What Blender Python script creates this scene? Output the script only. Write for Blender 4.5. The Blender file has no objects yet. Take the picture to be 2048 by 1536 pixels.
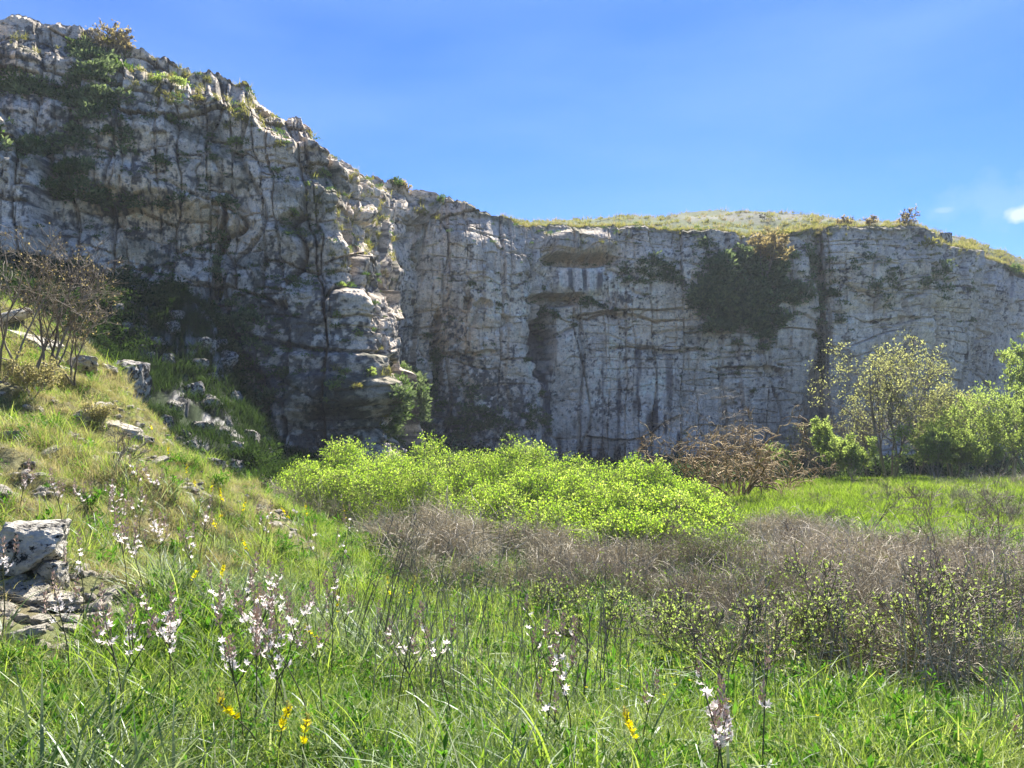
import bpy, bmesh, math, random
import numpy as np
from mathutils import Vector, Matrix, Euler

# ------------------------------------------------------------------ camera, sky, sun, exposure
SC = bpy.context.scene
C = SC.collection
CAM = np.array([0.0, 0.0, 6.0])
F = 26.0 / 36.0 * 2048
PITCH = math.radians(1.24)
cam_data = bpy.data.cameras.new('camera')
cam_data.lens = 26.0
cam_data.sensor_width = 36.0
cam_data.clip_start = 0.05
cam_data.clip_end = 3000
cam = bpy.data.objects.new('camera', cam_data)
cam.location = CAM
cam.rotation_euler = (math.radians(90) + PITCH, 0, 0)
C.objects.link(cam)
SC.camera = cam

SUN_EL, SUN_AZ = math.radians(45.5), math.radians(15)      # azimuth to the right of the view axis (+Y)
world = bpy.data.worlds.new('World')
SC.world = world
world.use_nodes = True
wn, wl = world.node_tree.nodes, world.node_tree.links
wn.clear()
w_out = wn.new('ShaderNodeOutputWorld')
w_bg = wn.new('ShaderNodeBackground')
w_sky = wn.new('ShaderNodeTexSky')
w_sky.sky_type = 'NISHITA'
w_sky.sun_disc = False
w_sky.sun_elevation = SUN_EL
w_sky.sun_rotation = SUN_AZ
w_sky.air_density = 1.0
w_sky.dust_density = 0.0
w_sky.ozone_density = 3.0
w_bg.inputs['Strength'].default_value = 0.072
# thin cirrus veil and one small puff low on the right
w_tc = wn.new('ShaderNodeTexCoord')
w_map = wn.new('ShaderNodeMapping'); w_map.inputs['Scale'].default_value = (1.0, 1.0, 4.0); w_map.inputs['Rotation'].default_value = (0, 0.35, 0.3)
w_no = wn.new('ShaderNodeTexNoise'); w_no.inputs['Scale'].default_value = 2.0; w_no.inputs['Detail'].default_value = 5; w_no.inputs['Roughness'].default_value = .45
w_r = wn.new('ShaderNodeMapRange'); w_r.inputs[1].default_value = 0.42; w_r.inputs[2].default_value = 0.75; w_r.inputs[3].default_value = 0.0; w_r.inputs[4].default_value = 0.3
w_mix = wn.new('ShaderNodeMixRGB'); w_mix.inputs[2].default_value = (2.0, 3.2, 4.6, 1)
w_tint = wn.new('ShaderNodeMixRGB'); w_tint.blend_type = 'MULTIPLY'; w_tint.inputs[0].default_value = 1; w_tint.inputs[2].default_value = (.24, .42, .77, 1)
wl.new(w_tc.outputs['Generated'], w_map.inputs[0]); wl.new(w_map.outputs[0], w_no.inputs['Vector'])
wl.new(w_no.outputs['Fac'], w_r.inputs[0]); wl.new(w_r.outputs[0], w_mix.inputs[0]); wl.new(w_sky.outputs[0], w_tint.inputs[1]); wl.new(w_tint.outputs[0], w_mix.inputs[1])

def sky_puff(prev, px, py, r, squash, seed, amt):
    d = Vector(((px - 1024) / F, 1.0, (768 - py) / F + math.tan(PITCH))).normalized()
    sub = wn.new('ShaderNodeVectorMath'); sub.operation = 'SUBTRACT'; sub.inputs[1].default_value = d
    wl.new(w_tc.outputs['Generated'], sub.inputs[0])
    n = wn.new('ShaderNodeTexNoise'); n.inputs['Scale'].default_value = 40; n.inputs['Detail'].default_value = 5
    m = wn.new('ShaderNodeMapping'); m.inputs['Location'].default_value = (seed, 0, 0); wl.new(w_tc.outputs['Generated'], m.inputs[0]); wl.new(m.outputs[0], n.inputs['Vector'])
    sc = wn.new('ShaderNodeVectorMath'); sc.operation = 'MULTIPLY'; sc.inputs[1].default_value = (1 / r, 1 / r, squash / r)
    wl.new(sub.outputs[0], sc.inputs[0])
    ln = wn.new('ShaderNodeVectorMath'); ln.operation = 'LENGTH'; wl.new(sc.outputs[0], ln.inputs[0])
    a = wn.new('ShaderNodeMath'); a.operation = 'SUBTRACT'; wl.new(n.outputs['Fac'], a.inputs[0])
    b = wn.new('ShaderNodeMath'); b.operation = 'MULTIPLY'; b.inputs[1].default_value = .5; wl.new(ln.outputs['Value'], b.inputs[0])
    wl.new(b.outputs[0], a.inputs[1])
    mr = wn.new('ShaderNodeMapRange'); mr.inputs[1].default_value = 0.0; mr.inputs[2].default_value = 0.3; mr.inputs[4].default_value = amt
    wl.new(a.outputs[0], mr.inputs[0])
    mx = wn.new('ShaderNodeMixRGB'); mx.inputs[2].default_value = (3.6, 4.2, 4.9, 1)
    wl.new(mr.outputs[0], mx.inputs[0]); wl.new(prev, mx.inputs[1])
    return mx.outputs[0]
sky_c = sky_puff(w_mix.outputs[0], 2050, 425, .02, 1.8, 1, .9)
sky_c = sky_puff(sky_c, 1896, 418, .011, 3, 4, .22)
sky_c = sky_puff(sky_c, 2010, 395, .07, 2.5, 7, .13)
wl.new(sky_c, w_bg.inputs[0]); wl.new(w_bg.outputs[0], w_out.inputs[0])

sun_d = bpy.data.lights.new('sun', 'SUN')
sun_d.energy = 5.0
sun_d.angle = math.radians(0.5)
sun_d.color = (1.0, 0.95, 0.86)
sun = bpy.data.objects.new('sun', sun_d)
sdir = Vector((math.sin(SUN_AZ) * math.cos(SUN_EL), math.cos(SUN_AZ) * math.cos(SUN_EL), math.sin(SUN_EL)))
sun.rotation_euler = sdir.to_track_quat('Z', 'Y').to_euler()
sun.location = (20, 30, 60)
C.objects.link(sun)

SC.view_settings.view_transform = 'Standard'
SC.view_settings.look = 'None'
SC.view_settings.exposure = 1.75
SC.view_settings.gamma = 1
SC.view_settings.use_curve_mapping = False
SC.render.engine = 'CYCLES'
SC.cycles.max_bounces = 6
SC.cycles.diffuse_bounces = 4
SC.cycles.volume_bounces = 0
SC.cycles.glossy_bounces = 2
SC.cycles.transmission_bounces = 4
SC.cycles.transparent_max_bounces = 4
SC.cycles.caustics_reflective = False
SC.cycles.caustics_refractive = False
SC.cycles.use_denoising = True
SC.cycles.denoiser = 'OPENIMAGEDENOISE'
SC.cycles.denoising_input_passes = 'RGB_ALBEDO_NORMAL'
SC.cycles.denoising_prefilter = 'ACCURATE'

# ------------------------------------------------------------------ noise
def _h(ix, iy, iz, seed):
    x = (ix.astype(np.int64) * 374761393 + iy.astype(np.int64) * 668265263 + iz.astype(np.int64) * 2147483647 + seed * 1274126177) & 0xffffffff
    x = ((x ^ (x >> 13)) * 1274126177) & 0xffffffff
    x = ((x ^ (x >> 16)) * 2246822519) & 0xffffffff
    x = x ^ (x >> 15)
    return (x & 0xffffff) / float(0x1000000)

def vnoise(x, y, z, seed=0):
    x, y, z = np.broadcast_arrays(np.asarray(x, float), np.asarray(y, float), np.asarray(z, float))
    ix, iy, iz = np.floor(x), np.floor(y), np.floor(z)
    fx, fy, fz = x - ix, y - iy, z - iz
    u, v, w = [t * t * (3 - 2 * t) for t in (fx, fy, fz)]
    r = 0
    for dx in (0, 1):
        for dy in (0, 1):
            for dz in (0, 1):
                k = _h(ix + dx, iy + dy, iz + dz, seed)
                r = r + k * (u if dx else 1 - u) * (v if dy else 1 - v) * (w if dz else 1 - w)
    return r * 2 - 1

def fbm(x, y, z, seed=0, o=4, g=.5):
    r, a, f = 0, 1, 1
    for i in range(o):
        r = r + a * vnoise(np.asarray(x) * f, np.asarray(y) * f, np.asarray(z) * f, seed + i * 17)
        a *= g; f *= 2.03
    return r

def worley(x, y, seed=0, cheb=.5):
    """2D cells: F1, F2, two random values and the offset from the cell's centre"""
    ix, iy = np.floor(x), np.floor(y)
    F1 = np.full(x.shape, 9.0); F2 = F1.copy(); r1 = np.zeros(x.shape); r2 = r1.copy(); r3 = r1.copy(); ox = r1.copy(); oy = r1.copy()
    z = np.zeros(x.shape)
    for dx in (-1, 0, 1):
        for dy in (-1, 0, 1):
            cx, cy = ix + dx, iy + dy
            a = _h(cx, cy, z, seed); b = _h(cx, cy, z + 1, seed)
            ex = x - (cx + .1 + .8 * a); ey = y - (cy + .1 + .8 * b)
            d = (1 - cheb) * np.hypot(ex, ey) + cheb * np.maximum(np.abs(ex), np.abs(ey)) * 1.2
            n = d < F1
            F2 = np.where(n, F1, np.minimum(F2, d))
            F1 = np.where(n, d, F1)
            ox = np.where(n, ex, ox); oy = np.where(n, ey, oy)
            r1 = np.where(n, _h(cx, cy, z + 2, seed), r1); r2 = np.where(n, _h(cx, cy, z + 3, seed), r2); r3 = np.where(n, _h(cx, cy, z + 4, seed), r3)
    return F1, F2, r1, r2, r3, ox, oy

def bricks(x, y, seed=0):
    # beds cut by upright joints of uneven spacing
    iy = np.floor(y); fy = y - iy; ix = np.floor(x); z = np.zeros(x.shape)
    F1 = np.full(x.shape, 9.0); F2 = F1.copy(); r1 = z.copy(); r2 = z.copy(); r3 = z.copy(); ox = z.copy()
    for dx in (-1, 0, 1):
        cx = ix + dx
        c = cx + .08 + .84 * _h(cx, iy, z, seed); d = np.abs(x - c); n = d < F1
        F2 = np.where(n, F1, np.minimum(F2, d)); F1 = np.where(n, d, F1); ox = np.where(n, x - c, ox)
        r1 = np.where(n, _h(cx, iy, z + 2, seed), r1); r2 = np.where(n, _h(cx, iy, z + 3, seed), r2); r3 = np.where(n, _h(cx, iy, z + 4, seed), r3)
    e = np.minimum(F2 - F1, np.minimum(fy, 1 - fy) * 1.4)
    return F1, e + F1, r1, r2, r3, ox, fy - .5

def sstep(a, b, x):
    t = np.clip((x - a) / (b - a), 0, 1)
    return t * t * (3 - 2 * t)

# ------------------------------------------------------------------ helpers
def W(px, py, d):
    """point seen at pixel (px,py) of the 2048x1536 photo at forward distance d"""
    t = np.tan(np.arctan((768 - np.asarray(py, float)) / F) + PITCH)
    return np.stack(np.broadcast_arrays(CAM[0] + (np.asarray(px, float) - 1024) / F * d, CAM[1] + d + 0 * t, CAM[2] + t * d), -1)

def proj(P):
    P = np.asarray(P)
    rx, ry, rz = P[..., 0] - CAM[0], P[..., 1] - CAM[1], P[..., 2] - CAM[2]
    c, s = math.cos(PITCH), math.sin(PITCH)
    f = ry * c + rz * s; u = rz * c - ry * s
    return 1024 + F * rx / f, 768 - F * u / f, f

def mesh(name, V, faces, mat, smooth=False, attrs=None, col=None):
    """faces: list of int arrays (n,k)"""
    me = bpy.data.meshes.new(name)
    V = np.ascontiguousarray(V, dtype=np.float32)
    if not isinstance(faces, (list, tuple)): faces = [faces]
    faces = [np.asarray(f, dtype=np.int32) for f in faces if len(f)]
    me.vertices.add(len(V)); me.vertices.foreach_set('co', V.ravel())
    nl = sum(f.size for f in faces); nf = sum(len(f) for f in faces)
    me.loops.add(nl); me.polygons.add(nf)
    me.loops.foreach_set('vertex_index', np.concatenate([f.ravel() for f in faces]))
    tot = np.concatenate([np.full(len(f), f.shape[1], dtype=np.int32) for f in faces])
    st = np.concatenate([[0], np.cumsum(tot)[:-1]]).astype(np.int32)
    me.polygons.foreach_set('loop_start', st); me.polygons.foreach_set('loop_total', tot)
    me.polygons.foreach_set('use_smooth', np.full(nf, smooth))
    me.update(calc_edges=True)
    for k, a in (attrs or {}).items():
        at = me.attributes.new(k, 'FLOAT', 'POINT'); at.data.foreach_set('value', np.asarray(a, dtype=np.float32).ravel())
    if col is not None:
        at = me.attributes.new('col', 'FLOAT_COLOR', 'POINT')
        c4 = np.ones((len(V), 4), dtype=np.float32); c4[:, :3] = col
        at.data.foreach_set('color', c4.ravel())
    for m in (mat if isinstance(mat, (list, tuple)) else [mat]):
        me.materials.append(m)
    return me

def obj(name, me, parent=None, loc=None, rot=None, scale=None, label=None, cat=None, group=None, kind=None):
    o = bpy.data.objects.new(name, me); C.objects.link(o)
    if parent is not None: o.parent = parent
    if loc is not None: o.location = [float(v) for v in loc]
    if rot is not None: o.rotation_euler = rot
    if scale is not None: o.scale = (scale,) * 3 if np.isscalar(scale) else scale
    if label: o['label'] = label
    if cat: o['category'] = cat
    if group: o['group'] = group
    if kind: o['kind'] = kind
    return o

class Geo:
    """collects vertices and faces"""
    def __init__(s): s.V = []; s.T = []; s.Q = []; s.n = 0; s.mi = []
    def add(s, V, T=None, Q=None):
        if T is not None and len(T): s.T.append(np.asarray(T) + s.n)
        if Q is not None and len(Q): s.Q.append(np.asarray(Q) + s.n)
        s.V.append(V); s.n += len(V)
    def mesh(s, name, mat, smooth=False, **k):
        f = []
        if s.Q: f.append(np.concatenate(s.Q))
        if s.T: f.append(np.concatenate(s.T))
        return mesh(name, np.concatenate(s.V), f, mat, smooth, **k)

def tube(g, P, R, sides=4):
    P = np.asarray(P, float); n = len(P)
    R = np.broadcast_to(np.asarray(R, float), (n,))
    T = np.gradient(P, axis=0); T /= np.linalg.norm(T, axis=1)[:, None] + 1e-9
    up = np.array([0, 0, 1.0]) if abs(T[0, 2]) < .9 else np.array([1.0, 0, 0])
    A = np.cross(T, up); A /= np.linalg.norm(A, axis=1)[:, None] + 1e-9
    B = np.cross(T, A)
    an = np.arange(sides) * 2 * math.pi / sides
    V = P[:, None] + R[:, None, None] * (A[:, None] * np.cos(an)[None, :, None] + B[:, None] * np.sin(an)[None, :, None])
    i = np.arange(n - 1)[:, None] * sides; j = np.arange(sides)[None]; k = (j + 1) % sides
    Q = np.stack([i + j, i + k, i + sides + k, i + sides + j], -1).reshape(-1, 4)
    g.add(V.reshape(-1, 3), Q=Q)

def unit(v):
    return v / (np.linalg.norm(v, axis=-1, keepdims=True) + 1e-9)

def rdirs(rng, n):
    return unit(rng.normal(size=(n, 3)))

def leaf_quads(g, P, D, N, L, Wd, cup=.25):
    """folded diamond leaves: base P, direction D, face normal N"""
    n = len(P)
    D = unit(D); S = unit(np.cross(D, N)); N2 = np.cross(S, D)
    L = np.broadcast_to(L, (n,))[:, None]; Wd = np.broadcast_to(Wd, (n,))[:, None]
    a = P; b = P + D * L * .5 + S * Wd * .5 + N2 * Wd * cup; c = P + D * L; d = P + D * L * .5 - S * Wd * .5 + N2 * Wd * cup
    V = np.stack([a, b, c, d], 1).reshape(-1, 3)
    i = np.arange(n)[:, None] * 4
    T = np.concatenate([i + [0, 1, 2], i + [0, 2, 3]], 0)
    g.add(V, T=T)

def ribbons(g, P, az, L, Wd, lean, bend, seg, rng, tip=.15):
    """curved grass blades as ribbons"""
    n = len(P)
    t = np.linspace(0, 1, seg + 1)
    ang = lean[:, None] + bend[:, None] * t[None]            # angle from vertical
    ds = (L / seg)[:, None]
    r = np.concatenate([np.zeros((n, 1)), np.cumsum(np.sin(ang[:, 1:]) * ds, 1)], 1)
    z = np.concatenate([np.zeros((n, 1)), np.cumsum(np.cos(ang[:, 1:]) * ds, 1)], 1)
    dx, dy = np.cos(az), np.sin(az)
    tw = az + math.pi / 2 + rng.normal(0, .5, n)
    cx = P[:, 0, None] + r * dx[:, None]; cy = P[:, 1, None] + r * dy[:, None]; cz = P[:, 2, None] + z
    cen = np.stack([cx, cy, cz], -1)
    w = Wd[:, None] * (1 - (1 - tip) * t[None] ** 1.6) * .5
    sd = np.stack([np.cos(tw), np.sin(tw), 0 * tw], -1)[:, None]
    V = np.stack([cen - sd * w[..., None], cen + sd * w[..., None]], 2).reshape(n, -1, 3)
    m = (seg + 1) * 2
    i = (np.arange(n) * m)[:, None, None]; s_ = (np.arange(seg) * 2)[None, :, None]
    Q = (i + s_ + np.array([0, 1, 3, 2])[None, None]).reshape(-1, 4)
    g.add(V.reshape(-1, 3), Q=Q)

# ------------------------------------------------------------------ materials
def new_mat(name):
    m = bpy.data.materials.new(name); m.use_nodes = True
    m.node_tree.nodes.clear()
    return m, m.node_tree.nodes, m.node_tree.links

def ramp(nt, stops):
    r = nt.new('ShaderNodeValToRGB')
    e = r.color_ramp.elements
    while len(e) < len(stops): e.new(.5)
    for i, (p, c) in enumerate(stops):
        e[i].position = p; e[i].color = (*c, 1)
    return r

def leafmat(name, cols, transl=.5, scale=2.5, gloss=.0, inst=True, rough=.5):
    m, nt, l = new_mat(name)
    out = nt.new('ShaderNodeOutputMaterial')
    tc = nt.new('ShaderNodeNewGeometry')
    no = nt.new('ShaderNodeTexNoise'); no.inputs['Scale'].default_value = scale; no.inputs['Detail'].default_value = 3
    l.new(tc.outputs['Position'], no.inputs['Vector'])
    w = nt.new('ShaderNodeTexWhiteNoise'); w.noise_dimensions = '1D'
    oi = nt.new('ShaderNodeObjectInfo')
    add = nt.new('ShaderNodeMath'); add.operation = 'MULTIPLY_ADD'; add.inputs[1].default_value = .45
    ri = nt.new('ShaderNodeMath'); ri.operation = 'ADD'
    l.new(oi.outputs['Random'], ri.inputs[0]); l.new(tc.outputs['Random Per Island'], ri.inputs[1])
    l.new(ri.outputs[0], w.inputs['W'])
    l.new(w.outputs['Value'], add.inputs[0])
    ms = nt.new('ShaderNodeMath'); ms.operation = 'MULTIPLY'; ms.inputs[1].default_value = .6
    l.new(no.outputs['Fac'], ms.inputs[0]); l.new(ms.outputs[0], add.inputs[2])
    n = len(cols)
    r = ramp(nt, [((i + .0) / (n - 1) * .8 + .1, c) for i, c in enumerate(cols)])
    l.new(add.outputs[0], r.inputs[0])
    df = nt.new('ShaderNodeBsdfDiffuse'); tr = nt.new('ShaderNodeBsdfTranslucent')
    mx = nt.new('ShaderNodeMixShader'); mx.inputs[0].default_value = transl
    l.new(r.outputs[0], df.inputs[0])
    hs = nt.new('ShaderNodeHueSaturation'); hs.inputs['Saturation'].default_value = 1.15; hs.inputs['Value'].default_value = 1.5
    hs.inputs['Hue'].default_value = .5
    l.new(r.outputs[0], hs.inputs['Color']); l.new(hs.outputs[0], tr.inputs[0])
    l.new(df.outputs[0], mx.inputs[1]); l.new(tr.outputs[0], mx.inputs[2])
    last = mx
    if gloss:
        gl = nt.new('ShaderNodeBsdfGlossy'); gl.inputs['Roughness'].default_value = rough; gl.inputs['Color'].default_value = (.9, .95, 1, 1)
        m2 = nt.new('ShaderNodeMixShader'); m2.inputs[0].default_value = gloss
        l.new(mx.outputs[0], m2.inputs[1]); l.new(gl.outputs[0], m2.inputs[2]); last = m2
    l.new(last.outputs[0], out.inputs[0])
    return m

def barkmat(name, cols, scale=8, gloss=.04):
    m, nt, l = new_mat(name)
    out = nt.new('ShaderNodeOutputMaterial')
    tc = nt.new('ShaderNodeNewGeometry')
    no = nt.new('ShaderNodeTexNoise'); no.inputs['Scale'].default_value = scale; no.inputs['Detail'].default_value = 3
    l.new(tc.outputs['Position'], no.inputs['Vector'])
    ms = nt.new('ShaderNodeMath'); ms.operation = 'MULTIPLY_ADD'; ms.inputs[1].default_value = .5
    l.new(tc.outputs['Random Per Island'], ms.inputs[0])
    m2 = nt.new('ShaderNodeMath'); m2.operation = 'MULTIPLY'; m2.inputs[1].default_value = .55
    l.new(no.outputs['Fac'], m2.inputs[0]); l.new(m2.outputs[0], ms.inputs[2])
    n = len(cols)
    r = ramp(nt, [(i / (n - 1) * .8 + .1, c) for i, c in enumerate(cols)])
    l.new(ms.outputs[0], r.inputs[0])
    b = nt.new('ShaderNodeBsdfPrincipled'); b.inputs['Roughness'].default_value = .75
    b.inputs['Specular IOR Level'].default_value = .25
    l.new(r.outputs[0], b.inputs['Base Color']); l.new(b.outputs[0], out.inputs[0])
    return m

def rockmat(name, attr=False, tint=(1, 1, 1), dark=.5, fine=1.0):
    """limestone: pale grey with ochre, black lichen crusts and pits"""
    m, nt, l = new_mat(name)
    out = nt.new('ShaderNodeOutputMaterial')
    b = nt.new('ShaderNodeBsdfPrincipled'); b.inputs['Roughness'].default_value = .95; b.inputs['Specular IOR Level'].default_value = .1
    geo = nt.new('ShaderNodeNewGeometry') if attr else nt.new('ShaderNodeTexCoord')
    co = geo.outputs['Position'] if attr else geo.outputs['Object']
    def noise(s, d=4, r=.6):
        n = nt.new('ShaderNodeTexNoise'); n.inputs['Scale'].default_value = s; n.inputs['Detail'].default_value = d; n.inputs['Roughness'].default_value = r
        l.new(co, n.inputs['Vector']); return n
    if attr:
        a = nt.new('ShaderNodeAttribute'); a.attribute_name = 'col'
        base = a.outputs['Color']
        n1 = noise(3.2 * fine, 6, .75)
        r1 = ramp(nt, [(.32, (.5, .5, .5)), (.5, (1, 1, 1)), (.68, (1.18, 1.18, 1.17))])
        l.new(n1.outputs['Fac'], r1.inputs[0])
        mx = nt.new('ShaderNodeMixRGB'); mx.blend_type = 'MULTIPLY'; mx.inputs[0].default_value = 1
        l.new(base, mx.inputs[1]); l.new(r1.outputs[0], mx.inputs[2])
        last = mx.outputs[0]
        n3 = noise(13 * fine, 5, .8)
        r3 = ramp(nt, [(.36, (.55, .55, .55)), (.5, (1, 1, 1)), (.66, (1.22, 1.21, 1.2))])
        l.new(n3.outputs['Fac'], r3.inputs[0])
        m3 = nt.new('ShaderNodeMixRGB'); m3.blend_type = 'MULTIPLY'; m3.inputs[0].default_value = 1
        l.new(last, m3.inputs[1]); l.new(r3.outputs[0], m3.inputs[2]); last = m3.outputs[0]
        vo = nt.new('ShaderNodeTexVoronoi'); vo.inputs['Scale'].default_value = 2.6 * fine; l.new(co, vo.inputs['Vector'])
        r4 = ramp(nt, [(.09, (.3, .3, .3)), (.2, (1, 1, 1))]); l.new(vo.outputs['Distance'], r4.inputs[0])
        m4 = nt.new('ShaderNodeMixRGB'); m4.blend_type = 'MULTIPLY'; m4.inputs[0].default_value = .8
        l.new(last, m4.inputs[1]); l.new(r4.outputs[0], m4.inputs[2]); last = m4.outputs[0]
        bs, bd = 5.0, .08
    else:
        n1 = noise(1.6 * fine, 8, .7)
        r1 = ramp(nt, [(.3, (.16 * tint[0], .15 * tint[1], .135 * tint[2])), (.5, (.36 * tint[0], .345 * tint[1], .31 * tint[2])), (.7, (.52 * tint[0], .5 * tint[1], .45 * tint[2]))])
        l.new(n1.outputs['Fac'], r1.inputs[0])
        n2 = noise(2.2 * fine, 7, .72)
        r2 = ramp(nt, [(dark - .03, (0, 0, 0)), (dark + .03, (1, 1, 1))])
        l.new(n2.outputs['Fac'], r2.inputs[0])
        mx = nt.new('ShaderNodeMixRGB'); mx.inputs[1].default_value = (.035, .035, .033, 1)
        l.new(r2.outputs[0], mx.inputs[0]); l.new(r1.outputs[0], mx.inputs[2])
        last = mx.outputs[0]
        bs, bd = 9.0 * fine, .06 / fine
    l.new(last, b.inputs['Base Color'])
    nb = noise(bs, 6, .65)
    bp = nt.new('ShaderNodeBump'); bp.inputs['Strength'].default_value = .9; bp.inputs['Distance'].default_value = bd
    l.new(nb.outputs['Fac'], bp.inputs['Height']); l.new(bp.outputs[0], b.inputs['Normal'])
    l.new(b.outputs[0], out.inputs[0])
    return m

M = {}
M['cliff'] = rockmat('limestone_cliff', attr=True)
M['rock'] = rockmat('lichened_limestone', dark=.445, fine=1.3, tint=(1.5, 1.45, 1.36))
M['rock_pale'] = rockmat('pale_limestone', dark=.42, fine=1.2, tint=(1.5, 1.42, 1.28))
M['rock_far'] = rockmat('weathered_limestone', dark=.49, fine=1.6, tint=(1.1, 1.05, 1.0))
M['grass'] = leafmat('fresh_grass', [(.05, .10, .022), (.13, .2, .04), (.24, .31, .07), (.42, .44, .17)], .55, .8, .03, rough=.5)
M['grass_far'] = leafmat('meadow_grass', [(.10, .16, .03), (.19, .27, .05), (.30, .37, .09)], .5, .6)
M['grass_slope'] = leafmat('slope_grass', [(.10, .14, .03), (.23, .23, .08), (.36, .32, .15), (.5, .43, .25)], .45, .9, .02)
M['straw'] = leafmat('dry_straw', [(.2, .16, .09), (.34, .28, .17), (.46, .4, .27)], .3, 2)
M['strap'] = leafmat('strap_leaf', [(.05, .09, .03), (.11, .16, .06), (.2, .25, .1), (.42, .42, .22)], .45, 3, .035, rough=.45)
M['herb'] = leafmat('herb_leaf', [(.04, .10, .02), (.08, .17, .03), (.12, .22, .05)], .5, 3)
M['lime'] = leafmat('lime_leaf', [(.08, .16, .025), (.21, .33, .055), (.36, .46, .10), (.53, .58, .22)], .6, 1.3, .02, rough=.5)
M['lime2'] = leafmat('sapling_leaf', [(.12, .17, .045), (.22, .28, .08), (.35, .4, .15)], .6, 1.2, .02)
M['scrub_leaf'] = leafmat('scrub_leaf', [(.07, .11, .03), (.15, .21, .05), (.27, .33, .10)], .5, 1.0)
M['willow'] = leafmat('catkin_leaf', [(.13, .14, .07), (.26, .27, .11), (.46, .47, .2)], .62, .6)
M['tan'] = leafmat('tan_bud', [(.2, .15, .07), (.33, .27, .13), (.44, .38, .2)], .4, 3)
M['ivy'] = leafmat('ivy_leaf', [(.05, .07, .035), (.13, .17, .08), (.30, .36, .16)], .3, 1.1)
M['gully'] = leafmat('shaded_gully_leaf', [(.015, .03, .01), (.035, .06, .018), (.08, .12, .035)], .3, .7)  # darker version of the ivy leaf, stands in for the gully's shade
M['ledge'] = leafmat('ledge_shrub_leaf', [(.04, .075, .022), (.08, .13, .035), (.13, .19, .05)], .4, 1.5)
M['ledge_yellow'] = leafmat('yellow_green_tuft', [(.12, .14, .04), (.22, .22, .07), (.34, .29, .12)], .4, 2)
M['white'] = leafmat('white_petal', [(.72, .62, .6), (.85, .8, .78)], .4, 3)
M['yellow'] = leafmat('yellow_petal', [(.72, .62, .02), (.85, .76, .04)], .35, 3)
M['bud'] = barkmat('bud', [(.38, .25, .19), (.62, .48, .4)], 20)
M['stem'] = barkmat('flower_stem', [(.05, .07, .025), (.12, .11, .06)], 10)
M['cane'] = barkmat('dead_cane', [(.16, .135, .085), (.42, .37, .25), (.76, .69, .53)], 2)
M['cane_pink'] = barkmat('pale_cane', [(.2, .165, .115), (.44, .38, .28), (.72, .65, .52)], 3)
M['twig'] = barkmat('grey_twig', [(.10, .085, .06), (.25, .215, .155), (.44, .39, .3)], 4)
M['twig_dark'] = barkmat('dark_twig', [(.07, .055, .04), (.16, .13, .1), (.28, .24, .19)], 6)
M['twig_tan'] = barkmat('tan_bark', [(.07, .055, .04), (.17, .14, .105), (.26, .22, .17)], 6)
M['twig_orange'] = barkmat('orange_bark', [(.06, .04, .018), (.24, .155, .06), (.56, .42, .2)], 3)

# ------------------------------------------------------------------ terrain height (thin plate spline)
_cp = []
def cp(px, py, d): _cp.append(W(px, py, d))
def cz(x, y, z): _cp.append(np.array([x, y, CAM[2] + z]))
cz(0, 0, -1.62); cz(3, 0, -1.7); cz(-3, 0, -1.3); cz(0, -8, -1.2); cz(8, -6, -1.8); cz(-8, -6, 0.3)
for a in [(1024, 1536, 3.4), (1024, 1400, 5.2), (1024, 1220, 9.5), (1024, 1130, 14), (2048, 1536, 3.5), (1700, 1400, 5.5), (2048, 1400, 5.6),
          (2048, 1250, 9), (2048, 1130, 15), (2048, 1050, 23), (1700, 1060, 22), (1450, 1100, 17), (2048, 962, 41), (1800, 962, 42), (1600, 975, 37), (1480, 1003, 31), (2300, 965, 40),
          (1600, 1200, 10.5), (1400, 1300, 7.2), (600, 1400, 4.9), (800, 1250, 8.2),
          # near left slope
          (0, 1300, 4.2), (0, 1150, 5.2), (200, 1230, 5.2), (400, 1330, 4.8), (0, 980, 7.6), (0, 880, 9.6), (200, 910, 9.2), (100, 800, 11.4), (0, 690, 13.5), (-300, 1000, 6), (-400, 700, 11), (-300, 500, 15),
          (0, 600, 16), (-150, 520, 17), (205, 728, 15), (260, 800, 14.2), (310, 862, 13.4), (420, 955, 12.6), (500, 978, 13.2), (350, 1050, 8.6), (500, 1110, 9), (600, 1060, 12.3), (720, 1090, 13),
          # talus below the left wall
          (-300, 440, 33), (0, 500, 35), (120, 560, 35.5), (220, 585, 36), (330, 605, 36.5), (430, 650, 37), (300, 700, 32.5), (400, 770, 32), (350, 860, 27.5), (450, 925, 27), (480, 790, 37.5), (540, 900, 37.5), (600, 945, 36), (600, 955, 30), (520, 965, 27), (560, 970, 23), (660, 950, 38), (450, 740, 37.6)]:
    cp(*a)
for a in [(0, 21.5, 22), ]: pass
# gully behind the ridge
for x, y, z in [(-15.5, 20, .6), (-13, 21.5, -1.4), (-10.2, 17.6, -1.9), (-8.2, 16.4, -3.0), (-6.6, 16, -3.6), (-5, 17.5, -4.0), (-9, 21, -3.6), (-12, 25, -2.4), (-9, 25, -3.4), (-6, 23, -4.0), (-22, 22, 3),
                (-2, 26, -4.4), (4, 26, -4.6), (8, 34, -5.0), (0, 36, -4.8), (-8, 35, -4.6), (0, 48, -5.4), (12, 50, -5.7), (12, 66, -5.9), (30, 52, -5.8), (45, 60, -6), (22, 66, -5.9), (60, 50, -5.2), (60, 30, -4), (40, 12, -3),
                (-2, 62, -5), (-10, 60, -4), (-20, 50, 2), (-32, 50, 4), (-34, 30, 6), (-40, 5, 5), (-20, 5, 3)]:
    cz(x, y, z)
_all = np.array(_cp)
_d = _all[:, 1]; _pxs = 1024 + F * _all[:, 0] / np.maximum(_all[:, 1], .1)
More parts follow.
